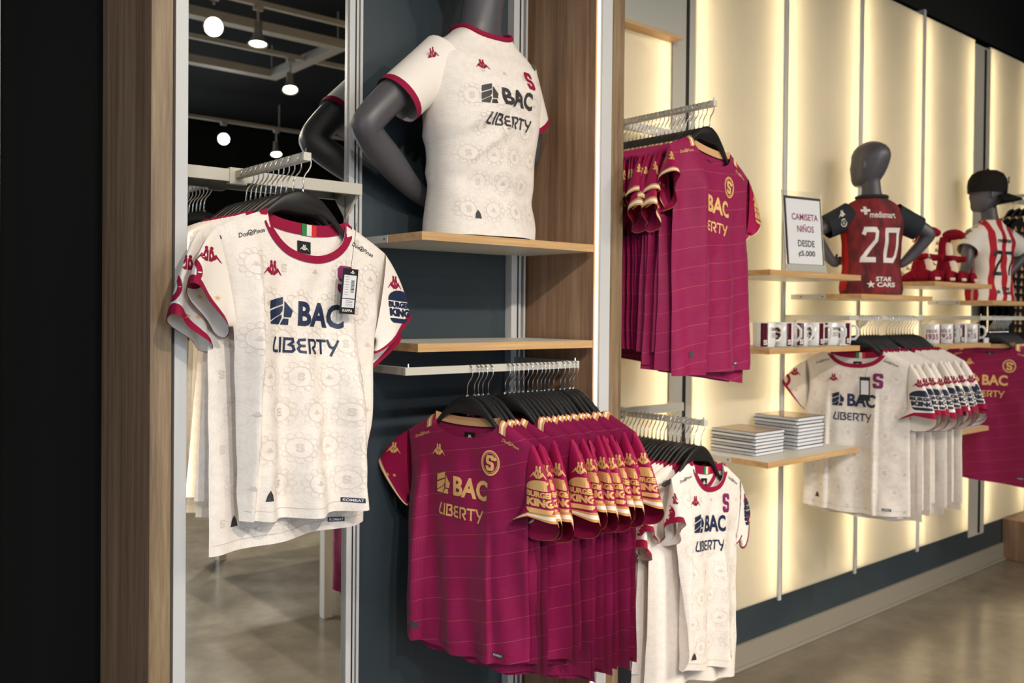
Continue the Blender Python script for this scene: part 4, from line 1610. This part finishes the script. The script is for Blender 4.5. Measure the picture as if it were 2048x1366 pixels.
def ellipsoid(c, r, n=16, m=10, rot=None):
    V, F = [], []
    for j in range(m + 1):
        ph = math.pi * j / m
        for k in range(n):
            th = 2 * math.pi * k / n
            p = Vector((r[0] * math.sin(ph) * math.cos(th), r[1] * math.sin(ph) * math.sin(th), r[2] * math.cos(ph)))
            if rot is not None:
                p = rot @ p
            V.append(p + Vector(c))
    for j in range(m):
        for k in range(n):
            F.append((j * n + k, (j + 1) * n + k, (j + 1) * n + (k + 1) % n, j * n + (k + 1) % n))
    return V, F


def head_vf(c, h, turn):
    """smooth abstract head, face toward -y before the turn; c = centre, h = height"""
    prof = [(-.50, .12, .12, -.15), (-.485, .19, .19, -.14), (-.44, .245, .25, -.12), (-.36, .295, .31, -.09), (-.24, .335, .36, -.06), (-.10, .362, .40, -.03), (.05, .375, .425, .0), (.18, .372, .43, .02),
            (.30, .335, .39, .03), (.39, .265, .315, .03), (.455, .175, .21, .028), (.49, .08, .10, .025), (.50, .01, .012, .025)]
    rings = []
    N = 28
    for z, rx, ry, oy in prof:
        r = []
        for k in range(N):
            a = 2 * math.pi * k / N
            x, y = rx * math.cos(a), ry * math.sin(a)
            fr = max(0, -math.sin(a)) ** 14
            if -.22 < z < .12:
                y -= .045 * fr * max(0, 1 - abs(z + .06) / .2)       # nose
            if z < -.3:
                y -= .02 * max(0, -math.sin(a)) ** 4                   # chin
            if .02 < z < .14:
                e = max(0, 1 - abs(abs(x) - .15) / .11) * max(0, -math.sin(a))
                y += .035 * e                                          # eye sockets
            r.append((x, y + oy, z))
        rings.append(r)
    v, f = loft(rings)
    parts = [(v, f)]
    for s in (-1, 1):
        parts.append(ellipsoid((s * .365, .03, -.06), (.035, .07, .12), 10, 8, Matrix.Rotation(s * R(18), 3, 'Z')))
    v, f = join(parts)
    rot = Matrix.Rotation(turn, 3, 'Z')
    return [rot @ (Vector(p) * h) + Vector(c) for p in v], f


class Torso:
    """garment on a mannequin: superellipse rings over height"""

    def __init__(s, rows, p=2.5, fold=None):
        s.rows = rows      # (z, rx, ry, oy)
        s.p = p
        s.fold = fold or (lambda x, z: 0)

    def at(s, z):
        rs = s.rows
        if z <= rs[0][0]: return rs[0][1:]
        for a, b in zip(rs, rs[1:]):
            if a[0] <= z <= b[0]:
                k = (z - a[0]) / (b[0] - a[0])
                k = k * k * (3 - 2 * k) * .5 + k * .5
                return tuple(a[i] + (b[i] - a[i]) * k for i in (1, 2, 3))
        return rs[-1][1:]

    def pt(s, th, z, grow=0.0):
        rx, ry, oy = s.at(z)
        c, q = math.cos(th), math.sin(th)
        e = 2 / s.p
        x = (rx + grow) * abs(c) ** e * (1 if c > 0 else -1)
        y = (ry + grow) * abs(q) ** e * (1 if q > 0 else -1)
        return (x, y + oy + s.fold(x, z) * abs(q) * (-1 if q < 0 else 1), z)

    def mesh(s, nz=40, n=64, name='shirt', dip=0.0):
        z0, z1 = s.rows[0][0], s.rows[-1][0]
        V, F, UV = [], [], []
        for j in range(nz + 1):
            for k in range(n + 1):
                th = 2 * math.pi * k / n - math.pi / 2
                z = z0 + (z1 - dip * max(0, -math.sin(th)) ** 2 - z0) * j / nz
                p = s.pt(th, z)
                V.append(p)
                UV.append((p[0] + (.7 if math.sin(th) > 0 else 0), z))
        q = n + 1
        for j in range(nz):
            for k in range(n):
                F.append((j * q + k, j * q + k + 1, (j + 1) * q + k + 1, (j + 1) * q + k))
        return mesh(name, V, F, UV, True)

    def fn(s, back=False, off=.002):
        def g(a, b):
            rx, ry, oy = s.at(b)
            x = -a if back else a
            k = max(1 - abs(x / rx) ** s.p, 0) ** (1 / s.p)
            sg = 1 if back else -1
            return (x, oy + sg * (ry * k + off) + s.fold(x, b) * k * sg, b)
        return g


def sleeve_tube(parent, mat, p0, p1, r0, r1, cuff_mat=None, cuff=.018, flat=1.0):
    """short sleeve from the shoulder p0 along the arm to p1"""
    a, b = Vector(p0), Vector(p1)
    pts, rad = [], []
    for i in range(9):
        k = i / 8
        pts.append(tuple(a.lerp(b, k)))
        rad.append(r0 + (r1 - r0) * k ** .7)
    v, f = tube(pts, rad, 24, cap=False)
    o = obj('sleeve', mesh('sleeve', v, f, [(p[0], p[2]) for p in v], True), mat, parent)
    if cuff_mat:
        d = (b - a).normalized()
        v, f = tube([tuple(b - d * cuff), tuple(b - d * cuff * .5), tuple(b + d * .001)], [r1 + .0015 + (r0 - r1) * .04, r1 + .0015, r1 + .0015], 24, cap=False)
        obj('cuff', mesh('cuff', v, f, smooth=True), cuff_mat, o)
    return o


# ---- adult bust on the shelf of the dark bay
def adult_fold(x, z):
    # drag lines from the raised arm toward the waist, soft vertical waves
    d = .020 * math.exp(-((z - .30 - .55 * (x + .12)) / .020) ** 2) * sstep(.16, -.06, x)
    d += .016 * math.exp(-((z - .20 - .9 * (x + .12)) / .018) ** 2) * sstep(.14, -.08, x)
    d += .006 * math.sin(38 * x + 9 * z) * sstep(.42, .1, z)
    d -= .016 * math.exp(-((z - .13 + .15 * x) / .03) ** 2)
    return d


t = thing('mannequin_bust', 'dark grey adult mannequin bust in a cream jersey on the shelf of the dark bay', 'mannequin', (1.560, 1.985, 1.649))
parts = []
rings = []
for z, rx, ry, oy in [(.004, .13, .09, 0), (.10, .125, .085, 0), (.22, .125, .085, 0), (.36, .15, .095, 0), (.46, .16, .085, .01), (.53, .14, .065, .015), (.57, .075, .06, .015),
                      (.60, .060, .062, .010), (.65, .056, .062, .0), (.70, .055, .064, -.012), (.74, .05, .06, -.016)]:
    rings.append([(rx * math.cos(2 * math.pi * k / 28), oy + ry * math.sin(2 * math.pi * k / 28), z) for k in range(28)])
parts.append(loft(rings))
parts.append(limb([(-.10, .01, .485, .045), (-.175, .012, .470, .046), (-.260, .02, .390, .044), (-.345, .03, .295, .041), (-.335, .045, .262, .040), (-.25, .08, .205, .041), (-.15, .115, .145, .030), (-.07, .13, .115, .026), (.0, .135, .10, .02)]))
parts.append(limb([(.10, .01, .485, .045), (.170, .018, .470, .046), (.220, .055, .385, .044), (.255, .095, .290, .041), (.248, .115, .262, .040), (.20, .135, .205, .040), (.13, .145, .145, .030), (.05, .15, .115, .026), (.0, .15, .10, .02)]))
parts.append(head_vf((0.0, -.035, .815), .235, R(12)))
v, f = join(parts)
obj('body', mesh('body', v, f, smooth=True), 'mannequin_grey', t)
AT = Torso([(.006, .166, .118, 0), (.03, .167, .119, 0), (.12, .158, .112, 0), (.22, .160, .110, 0), (.34, .176, .118, -.004), (.42, .184, .116, -.004), (.48, .186, .098, .004), (.52, .166, .080, .010), (.55, .122, .072, .012),
            (.575, .088, .070, .010), (.590, .076, .070, .006)], 2.5, adult_fold)
sh = obj('jersey', AT.mesh(46, 72, dip=.034), 'jersey_white', t)
F_ = AT.fn()
obj('chest_lettering', decal('chest_lettering', fit(art_bac(), .0, .385, w=.178, h=.054), F_), 'charcoal_print', sh)
obj('chest_lettering', decal('chest_lettering', fit(art_liberty(), .004, .315, w=.168, h=.036), F_), 'charcoal_print', sh)
obj('brand_mark', decal('brand_mark', fit(art_mark(), -.075, .465, w=.044, h=.026), F_), 'crimson_trim', sh)
obj('crest', decal('crest', fit(art_s(), .088, .445, w=.032, h=.052), F_), 'crimson_trim', sh)
obj('tonal_pattern', decal('tonal_pattern', art_tonal(-.15, .15, .03, .47, lambda x, z, m_: abs(x) + m_ < .155 and .03 + m_ < z < .48 - m_), lambda x, z: AT.fn(off=.0012)(x, z), .02), 'tonal_print', sh)['kind'] = 'stuff'
obj('hem_badge', decal('hem_badge', poly([(-.10, .05), (-.08, .05), (-.083, .064), (-.09, .073), (-.097, .064)]), F_), 'charcoal_print', sh)
v, f = tube([AT.pt(2 * math.pi * k / 40, .588 - .030 * max(0, -math.sin(2 * math.pi * k / 40)) ** 2, .002) for k in range(40)], .0065, 8, closed=True)
obj('collar', mesh('collar', v, f, smooth=True), 'crimson_trim', sh)
for p0, p1 in (((-.122, .010, .492), (-.266, .020, .358)), ((.122, .012, .492), (.224, .058, .358))):
    sl = sleeve_tube(sh, 'sleeve_white', p0, p1, .072, .068, None)
    d = (Vector(p1) - Vector(p0)).normalized()
    v, f = tube([tuple(Vector(p1) - d * .016), tuple(Vector(p1) + d * .002)], [.0695, .0690], 24, cap=False)
    obj('cuff', mesh('cuff', v, f, smooth=True), 'crimson_trim', t)
    if p0[0] < 0:
        V = decal('sleeve_mark', fit(art_mark(), 0, 0, w=.042, h=.032), lambda a, b: tuple(Vector((-.205, -.050, .478)) + Vector((.75, -.42, .5)).normalized() * a * .9 + Vector((-.45, -.35, .80)) * b + Vector((-.2, -.9, .3)) * (.0)))
        obj('sleeve_mark', V, 'crimson_trim', t)


# ---- child mannequins
def kid(loc, rz, name, label, head_turn, arms, shirt_rows):
    t = thing(name, label, 'mannequin', loc, (0, 0, rz))
    parts = []
    rings = []
    for z, rx, ry, oy in [(.003, .10, .072, 0), (.10, .095, .07, 0), (.22, .10, .07, 0), (.33, .112, .072, 0), (.385, .10, .055, 0), (.42, .05, .045, 0), (.45, .040, .042, -.004), (.49, .038, .042, -.012), (.53, .036, .04, -.02)]:
        rings.append([(rx * math.cos(2 * math.pi * k / 24), oy + ry * math.sin(2 * math.pi * k / 24), z) for k in range(24)])
    parts.append(loft(rings))
    for sd, j in arms:
        parts.append(limb([(sd * x, y, z, r) for x, y, z, r in j], 7, 12))
        # fingers fanned from the wrist end
        e, w0 = Vector((sd * j[-1][0], j[-1][1], j[-1][2])), Vector((sd * j[-2][0], j[-2][1], j[-2][2]))
        dr = (e - w0).normalized()
        up = Vector((0, 0, 1))
        sdv = dr.cross(up).normalized()
        upv = sdv.cross(dr).normalized()
        for q, ln in enumerate((.038, .044, .042, .034)):
            o_ = upv * (.010 - .0075 * q)
            parts.append(tube([tuple(e + o_ - dr * .006), tuple(e + o_ * 1.2 + dr * ln * .5), tuple(e + o_ * 1.3 + dr * ln * .9 + upv * (-.004))], [.0062, .0056, .0042], 7))
        parts.append(tube([tuple(w0 + dr * .012), tuple(w0 + dr * .02 + upv * .018), tuple(w0 + dr * .036 + upv * .030)], [.008, .007, .0045], 7))
    parts.append(head_vf((0, -.022, .575), .195, head_turn))
    v, f = join(parts)
    obj('body', mesh('body', v, f, smooth=True), 'mannequin_grey', t)
    return t


rows = [(.004, .128, .092, 0), (.03, .130, .094, 0), (.12, .118, .086, 0), (.22, .122, .088, 0), (.31, .134, .090, 0), (.36, .132, .076, 0), (.395, .105, .060, 0), (.418, .064, .050, -.002), (.43, .052, .048, -.004)]
kf = lambda x, z: .005 * math.sin(45 * x + 20 * z) + .004 * math.sin(60 * z - 20 * x)
hips = [(.08, 0, .36, .038), (.125, .0, .345, .040), (.190, .005, .310, .034), (.245, .010, .272, .029), (.240, .0, .245, .028), (.195, -.020, .185, .025), (.150, -.030, .140, .018), (.125, -.052, .150, .014)]
t = kid((3.705, 1.963, 1.537), R(142), 'child_mannequin', 'grey child mannequin seen from behind in a dark red shirt numbered 20', R(38), ((1, hips), (-1, hips)), rows)
KT = Torso(rows, 2.5, kf)
sh = obj('jersey', KT.mesh(34, 56), 'jersey_red', t)
B_ = KT.fn(True)
two = stroke([(0, .78), (.06, .93), (.5, .93), (.58, .86), (.56, .62), (.06, .10), (.06, .07), (.62, .07)], .15)
zero = stroke([(.50, .93), (.10, .93), (.08, .07), (.46, .07), (.58, .2), (.60, .93), (.30, .93)], .14)
obj('shirt_number', decal('shirt_number', fit(two, -.046, .214, w=.074, h=.150, shear=.08) + fit(zero, .050, .212, w=.066, h=.150, shear=.08), B_), 'white_print', sh)
cross_ = poly([(-.16, -.5), (.16, -.5), (.16, -.16), (.5, -.16), (.5, .16), (.16, .16), (.16, .5), (-.16, .5), (-.16, .16), (-.5, .16), (-.5, -.16), (-.16, -.16)])
obj('sponsor_lettering', decal('sponsor_lettering', fit(text('medismart', .014), .012, .342, w=.115, h=.028) + fit(cross_, -.060, .360, w=.036), B_), 'white_print', sh)
obj('sponsor_lettering', decal('sponsor_lettering', fit(text('STAR', .03), .018, .068, w=.075, h=.020, shear=.2) + fit(text('CARS', .03), .026, .044, w=.088, h=.020, shear=.2) + fit(art_star(), -.042, .046, w=.034), B_), 'white_print', sh)
v, f = tube([KT.pt(2 * math.pi * k / 32, .425, .004) for k in range(32)], .008, 8, closed=True)
obj('collar', mesh('collar', v, f, smooth=True), 'dark_sleeve', sh)
for sd in (1, -1):
    sl = sleeve_tube(sh, 'dark_sleeve', (sd * .095, 0, .345), (sd * .205, .005, .292), .060, .052)
    obj('side_panel', decal('side_panel', poly([(-.008, .02), (.012, .02), (.010, .28), (-.006, .28)]), lambda a, b, sd=sd: (lambda q: (q[0], q[1], q[2]))(KT.pt((0 if sd > 0 else math.pi) + (a * 30) * sd, b, .0015)), .01), 'jersey_red_side', sh)
sm = decal('sleeve_mark', fit(art_mark(), 0, .018, w=.040, h=.026) + ring(0, -.022, .013, .017) + fit(text('C', .02), 0, -.022, h=.014), lambda a, b: (.150 - a * .75 + b * .25, .0605 - abs(a) * .30, .330 + b + a * .30))
obj('sleeve_print', sm, 'white_print', t)

hang_arm = [(.08, 0, .36, .036), (.125, .0, .345, .040), (.165, .015, .285, .034), (.185, .025, .215, .029), (.180, .015, .185, .027), (.160, -.015, .140, .023), (.140, -.035, .105, .017), (.120, -.050, .095, .013)]
t = kid((5.02, 1.995, 1.530), R(160), 'child_mannequin', 'grey child mannequin in a red and white striped shirt and a black cap', R(58), ((1, hang_arm), (-1, hips)), rows)
sh = obj('jersey', KT.mesh(34, 56), 'red_white_stripe', t)
seven = stroke([(0, .93), (.6, .93), (.25, 0)], .14)
obj('shirt_number', decal('shirt_number', fit(two, -.040, .200, w=.062, h=.130) + fit(seven, .040, .198, w=.056, h=.130), B_), 'black_print', sh)
obj('sponsor_lettering', decal('sponsor_lettering', fit(text('medismart', .02), .010, .320, w=.11, h=.026), B_), 'black_print', sh)
obj('sponsor_lettering', decal('sponsor_lettering', fit(text('STAR', .03), .016, .066, w=.07, h=.018) + fit(text('CARS', .03), .02, .044, w=.08, h=.018) + fit(art_star(), -.042, .05, w=.03), B_), 'black_print', sh)
for sd, p1 in ((1, (.178, .02, .262)), (-1, (.205, .005, .292))):
    sleeve_tube(sh, 'white_print', (sd * .095, 0, .345), (sd * p1[0], p1[1], p1[2]), .060, .054)
sm = decal('sleeve_print', fit(art_mark(), 0, .018, w=.040, h=.024) + fit(text('ACE', .02), 0, -.020, w=.04, h=.014), lambda a, b: (.196 - abs(a) * .35 - (b * .15), .018 - a * .9, .305 + b))
obj('sleeve_print', sm, 'black_print', t)
# cap worn backwards
cap = thing('baseball_cap', 'black baseball cap worn backwards on the far child mannequin', 'cap', (5.02, 1.995, 1.530), (0, 0, R(160)))
rot = Matrix.Rotation(R(58), 3, 'Z')
cc = Vector((0, -.022, .600))
prof = [(.092, -.02), (.094, .02), (.090, .05), (.074, .08), (.045, .098), (.0, .104)]
v, f = lathe(prof, 28)
v = [rot @ Vector((x * .92, y * 1.05, z)) + cc for x, y, z in v]
cr = obj('crown', mesh('crown', v, f, smooth=True), 'cap_black', cap)
v, f = ellipsoid((0, 0, 0), (.008, .008, .006), 10, 6)
v = [rot @ (Vector(p) + Vector((0, 0, .105))) + cc for p in v]
obj('button', mesh('button', v, f, smooth=True), 'cap_black', cr)
V, F = [], []
for lay in (0, -.006):
    for i in range(13):
        a = R(25) + R(130) * i / 12
        for k in range(5):
            rr = .084 + .085 * k / 4 * (math.sin(math.pi * (i + 1.5) / 15) ** .6)
            V.append(rot @ Vector((rr * math.cos(a) * .95, rr * math.sin(a), -.018 - .035 * k / 4 + lay + .02 * (abs(i - 6) / 6) ** 2 * -1)) + cc)
for lay in (0, 1):
    for i in range(12):
        for k in range(4):
            b = lay * 65
            q = (b + i * 5 + k, b + i * 5 + k + 1, b + i * 5 + k + 6, b + i * 5 + k + 5)
            F.append(q if lay == 0 else q[::-1])
for i in range(12):
    F.append((i * 5 + 4, 65 + i * 5 + 4, 65 + i * 5 + 9, i * 5 + 9))
obj('brim', mesh('brim', V, F, smooth=True), 'cap_black', cap)
obj('badge', decal('badge', fit(art_s(), 0, 0, h=.034), lambda a, b: tuple(rot @ Vector((a + .02, math.sqrt(max(.1005 ** 2 - a * a, 0)) * .99, b + .045)) + cc)), 'crimson_trim', cap)


# ================================================================== SMALL GOODS
# price sign
t = thing('price_sign', 'acrylic price sign with purple and black lettering on the shelf', 'sign', (3.135, 1.925, 1.611), (0, 0, R(-9)))
obj('base', box(-.112, .112, -.035, .045, 0, .006, .002), 'clear_acrylic', t)
lean = Matrix.Rotation(R(-5), 3, 'X')


def leaned(me):
    for q in me.vertices:
        q.co = lean @ q.co
    return me


obj('holder', leaned(box(-.112, .112, .002, .005, .0, .325, .001)), 'clear_acrylic', t)
obj('foot_strip', leaned(box(-.112, .112, -.006, .0, .004, .034, .001)), 'acrylic_grey', t)
bd = obj('border', leaned(box(-.104, .104, -.0015, .0015, .030, .302)), 'black_print', t)
cd = obj('card', leaned(box(-.0965, .0965, -.0022, -.0014, .036, .292)), 'paper', t)
for s_, zz, ww, hh, mt in (('CAMISETA', .222, .15, .026, 'purple_print'), ('NIÑOS', .178, .095, .032, 'purple_print'), ('DESDE', .118, .095, .026, 'black_print'), ('¢5.000', .076, .095, .027, 'black_print')):
    obj('sign_lettering', decal('sign_lettering', fit(text(s_, .018), .006, zz, w=ww, h=hh), lambda a, b: tuple(lean @ Vector((a, -.0028, b))), .05), mt, cd)


# mugs
def mug_proto(kind):
    labs = {'s': 'white mug with a maroon letter S', 'year': 'white mug printed with a founding year', 'band': 'white mug with a maroon band'}
    t = thing('coffee_mug', labs[kind], 'mug')
    v, f = lathe([(0, .001), (.034, .001), (.0385, .005), (.041, .02), (.041, .092), (.0395, .0935), (.038, .092), (.038, .012), (.03, .006), (0, .006)], 32)
    bd_ = obj('body', mesh('body', v, f, smooth=True), 'ceramic', t)
    v, f = tube([(.038, 0, .078), (.055, 0, .080), (.066, 0, .066), (.066, 0, .042), (.055, 0, .026), (.038, 0, .026)], .0055, 10)
    obj('handle', mesh('handle', v, f, smooth=True), 'ceramic', t)

    def wrap(a, b):
        an = -math.pi / 2 + a / .0414
        return (.0414 * math.cos(an), .0414 * math.sin(an), b)
    mar = 'maroon_glaze'
    if kind == 's':
        obj('print', decal('print', fit(art_s(), -.018, .050, h=.046), wrap, .006), mar, bd_)
        obj('print', decal('print', rect(.030, .0475, .022, .085), wrap, .006), mar, bd_)
        obj('print_letter', decal('print_letter', fit(art_s(), .032, .020, h=.018), lambda a, b: tuple(np.array(wrap(a, b)) * (1.012, 1.012, 1)), .006), 'white_print', bd_)
    elif kind == 'band':
        obj('print', decal('print', rect(-.012, .0475, .026, .085), wrap, .006), mar, bd_)
        obj('print_letter', decal('print_letter', fit(art_s(), -.008, .020, h=.018), lambda a, b: tuple(np.array(wrap(a, b)) * (1.012, 1.012, 1)), .006), 'white_print', bd_)
        obj('print', decal('print', fit(text('SAPRISSA', .02), .040, .068, w=.05, h=.012) + rect(.036, .052, .04, .002) + rect(.036, .046, .04, .002) + rect(.036, .040, .04, .002), wrap, .006), mar, bd_)
    else:
        obj('print', decal('print', fit(text('1935', .03), 0, .034, w=.055, h=.026) + fit(text('DESDE', .02), -.002, .060, w=.046, h=.014), wrap, .006), 'purple_print', bd_)
        obj('print', decal('print', rect(.044, .0475, .012, .085), wrap, .006), mar, bd_)
    return t


mp = {k: [mug_proto(k), False] for k in ('s', 'band', 'year')}


def put_mug(kind, x, y, z, rz, label, group):
    p_ = mp[kind]
    if not p_[1]:
        p_[1] = True
        o = p_[0]
        o.location = (x, y, z); o.rotation_euler = (0, 0, rz)
        o['label'] = label; o['group'] = group
        return o
    return dup(p_[0], (x, y, z), (0, 0, rz), label, group)


g1, g2 = 'mugs on the shelf by the maroon rack', 'mugs on the shelf behind the cream jerseys'
for i, (k, x, y, a) in enumerate((('band', 2.825, 1.905, -38), ('s', 2.935, 1.900, -62), ('band', 3.045, 1.905, -25), ('s', 3.150, 1.900, -55), ('band', 3.262, 1.905, -60), ('s', 3.350, 1.900, -60))):
    put_mug(k, x, y, 1.328, R(a), {'s': 'white mug with a maroon letter S, ', 'band': 'white mug with a maroon band, '}[k] + (['first'] + ORD)[i] + ' on its shelf from the maroon rack', g1)
for i, (k, x, y, a) in enumerate((('year', 4.150, 1.900, -60), ('year', 4.290, 1.900, -62), ('s', 4.430, 1.900, -80), ('year', 4.565, 1.900, -66))):
    put_mug(k, x, y, 1.320, R(a), {'s': 'white mug with a maroon letter S, ', 'year': 'white mug with a purple year, '}[k] + (['first'] + ORD)[i] + ' on the far shelf from the cream jerseys', g2)
tag(obj('price_label', box(4.600, 4.650, 1.846, 1.852, 1.320, 1.345, .001), 'paper'), 'small white price label at the front of the far mug shelf', 'label')
v, f = tube(spline([(3.262, 1.853, 1.3315), (3.275, 1.853, 1.334), (3.30, 1.852, 1.333), (3.315, 1.853, 1.3315)], 4), .0032, 8)
tag(obj('price_strip', mesh('price_strip', v, f, smooth=True), 'paper'), 'small rolled white slip lying before the mugs', 'slip')


# notebooks
def notebook_proto(th):
    t = thing('spiral_notebook', 'spiral notebook', 'notebook')
    W_, D_ = .195, .205
    obj('pages', box(.008, W_ - .003, .003, D_ - .003, .0012, th - .0012), 'paper', t)
    obj('cover', box(.004, W_, 0, D_, th - .0012, th - .0002, .0003), 'notebook_cover', t)
    obj('cover', box(.004, W_, 0, D_, 0.0, .0012, .0003), 'notebook_cover', t)
    V, F = [], []
    for k in range(24):
        y = .008 + (D_ - .016) * k / 23
        a, b = tube([(.005 + (th * .58) * math.cos(q), y + .001 * math.sin(q), th / 2 + (th * .38) * math.sin(q)) for q in [2 * math.pi * i / 8 for i in range(8)]], .0014, 5, closed=True)
        F += [tuple(i + len(V) for i in q) for q in b]
        V += a
    obj('coil', mesh('coil', V, F, smooth=True), 'white_metal', t)
    return t


for n_, x, y, th, grp, lab in ((7, 2.849, 1.952, .0126, 'lower pile of notebooks', 'spiral notebook in the lower pile nearer the maroon rack'),
                               (9, 3.119, 1.944, .0140, 'taller pile of notebooks', 'spiral notebook in the taller pile nearer the hanging cream jerseys')):
    pn = notebook_proto(th)
    for i in range(n_):
        z = .918 + th * i
        dx, dy = rnd.uniform(-.003, .003), rnd.uniform(-.003, .003)
        rot = (0, 0, R(rnd.uniform(-1, 1)))
        if i % 2 == 1:
            loc = (x + .198 + dx, y + .206 + dy, z)
            rot = (0, 0, R(180) + rot[2])
        else:
            loc = (x + dx, y + dy, z)
        lb = (('lowest ' if i == 0 else ORD[i - 1] + ' ') if i < n_ - 1 else 'topmost ') + lab.replace(' in the', ' up in the' if 0 < i < n_ - 1 else ' in the')
        if i == 0:
            pn.location = loc; pn.rotation_euler = rot; pn['label'] = lb; pn['group'] = grp
            o = pn
        else:
            o = dup(pn, loc, rot, lb, grp)
            if i == n_ - 1:
                del o['group']
                art = obj('cover_print', box(.012, .185, .012, .194, th - .0002, th + .0001), 'notebook_cover_print', o)


# plush toys (plain soft long-necked toy animals)
def plush(loc, rz, label, head=True):
    t = thing('plush_toy', label, 'toy', loc, (0, 0, rz))
    v, f = join([ellipsoid((0, 0, .062), (.052, .048, .062)), limb([(0, .004, .09, .040), (0, .010, .14, .030), (0, .012, .19, .026), (0, .004, .225, .026)], 6, 14)])
    bd_ = obj('body', mesh('body', v, f, smooth=True), 'plush_maroon', t)
    v, f = join([ellipsoid((0, -.020, .066), (.034, .036, .058)), limb([(0, -.012, .10, .026), (0, -.008, .15, .022), (0, -.006, .20, .018)], 6, 12)])
    obj('belly', mesh('belly', v, f, smooth=True), 'plush_cream', bd_)
    v, f = join([ellipsoid((0, -.030, .238), (.028, .052, .026)), ellipsoid((0, -.068, .232), (.022, .022, .018))])
    hd = obj('head', mesh('head', v, f, smooth=True), 'plush_maroon', t)
    for s in (-1, 1):
        v, f = ellipsoid((s * .021, -.030, .256), (.006, .006, .006), 8, 6)
        obj('eye', mesh('eye', v, f, smooth=True), 'black_print', hd)
        v, f = limb([(s * .03, -.005, .125, .017), (s * .055, -.03, .120, .016), (s * .065, -.065, .122, .013)], 5, 10)
        obj('arm', mesh('arm', v, f, smooth=True), 'plush_maroon', t)
        v, f = join([limb([(s * .03, -.01, .04, .03), (s * .050, -.06, .030, .028), (s * .055, -.085, .026, .024)], 5, 12), ellipsoid((s * .058, -.100, .028), (.024, .018, .027))])
        lg = obj('leg', mesh('leg', v, f, smooth=True), 'plush_maroon', t)
        for q in (-1, 0, 1):
            v, f = ellipsoid((s * .058 + q * .013, -.117, .016), (.006, .006, .008), 8, 6)
            obj('claw', mesh('claw', v, f, smooth=True), 'plush_cream', lg)
    v, f = limb([(0, .03, .035, .035), (0, .075, .025, .024), (0, .12, .012, .011)], 6, 12)
    tl = obj('tail', mesh('tail', v, f, smooth=True), 'plush_maroon', t)
    for q, (y, z) in enumerate(((.038, .20), (.042, .165), (.047, .13), (.056, .10), (.068, .07), (.095, .045))):
        v = [(-.003, y - .012, z - .01), (-.003, y + .012, z + .012), (-.003, y + .016, z - .006), (.003, y - .012, z - .01), (.003, y + .012, z + .012), (.003, y + .016, z - .006)]
        obj('spike', mesh('spike', v, [(0, 2, 1), (3, 4, 5), (0, 1, 4, 3), (1, 2, 5, 4), (2, 0, 3, 5)]), 'plush_cream', t)
    obj('chest_letter', decal('chest_letter', fit(art_s(), 0, .110, h=.022), lambda a, b: (a, -.0425 + abs(b - .11) * .3, b), .02), 'black_print', t)
    return t


plush((4.230, 1.985, 1.607), R(-8), 'maroon plush toy with a cream belly, beside the red-shirted mannequin')
plush((4.440, 1.965, 1.607), R(-4), 'maroon plush toy with a cream belly, beside the striped mannequin')
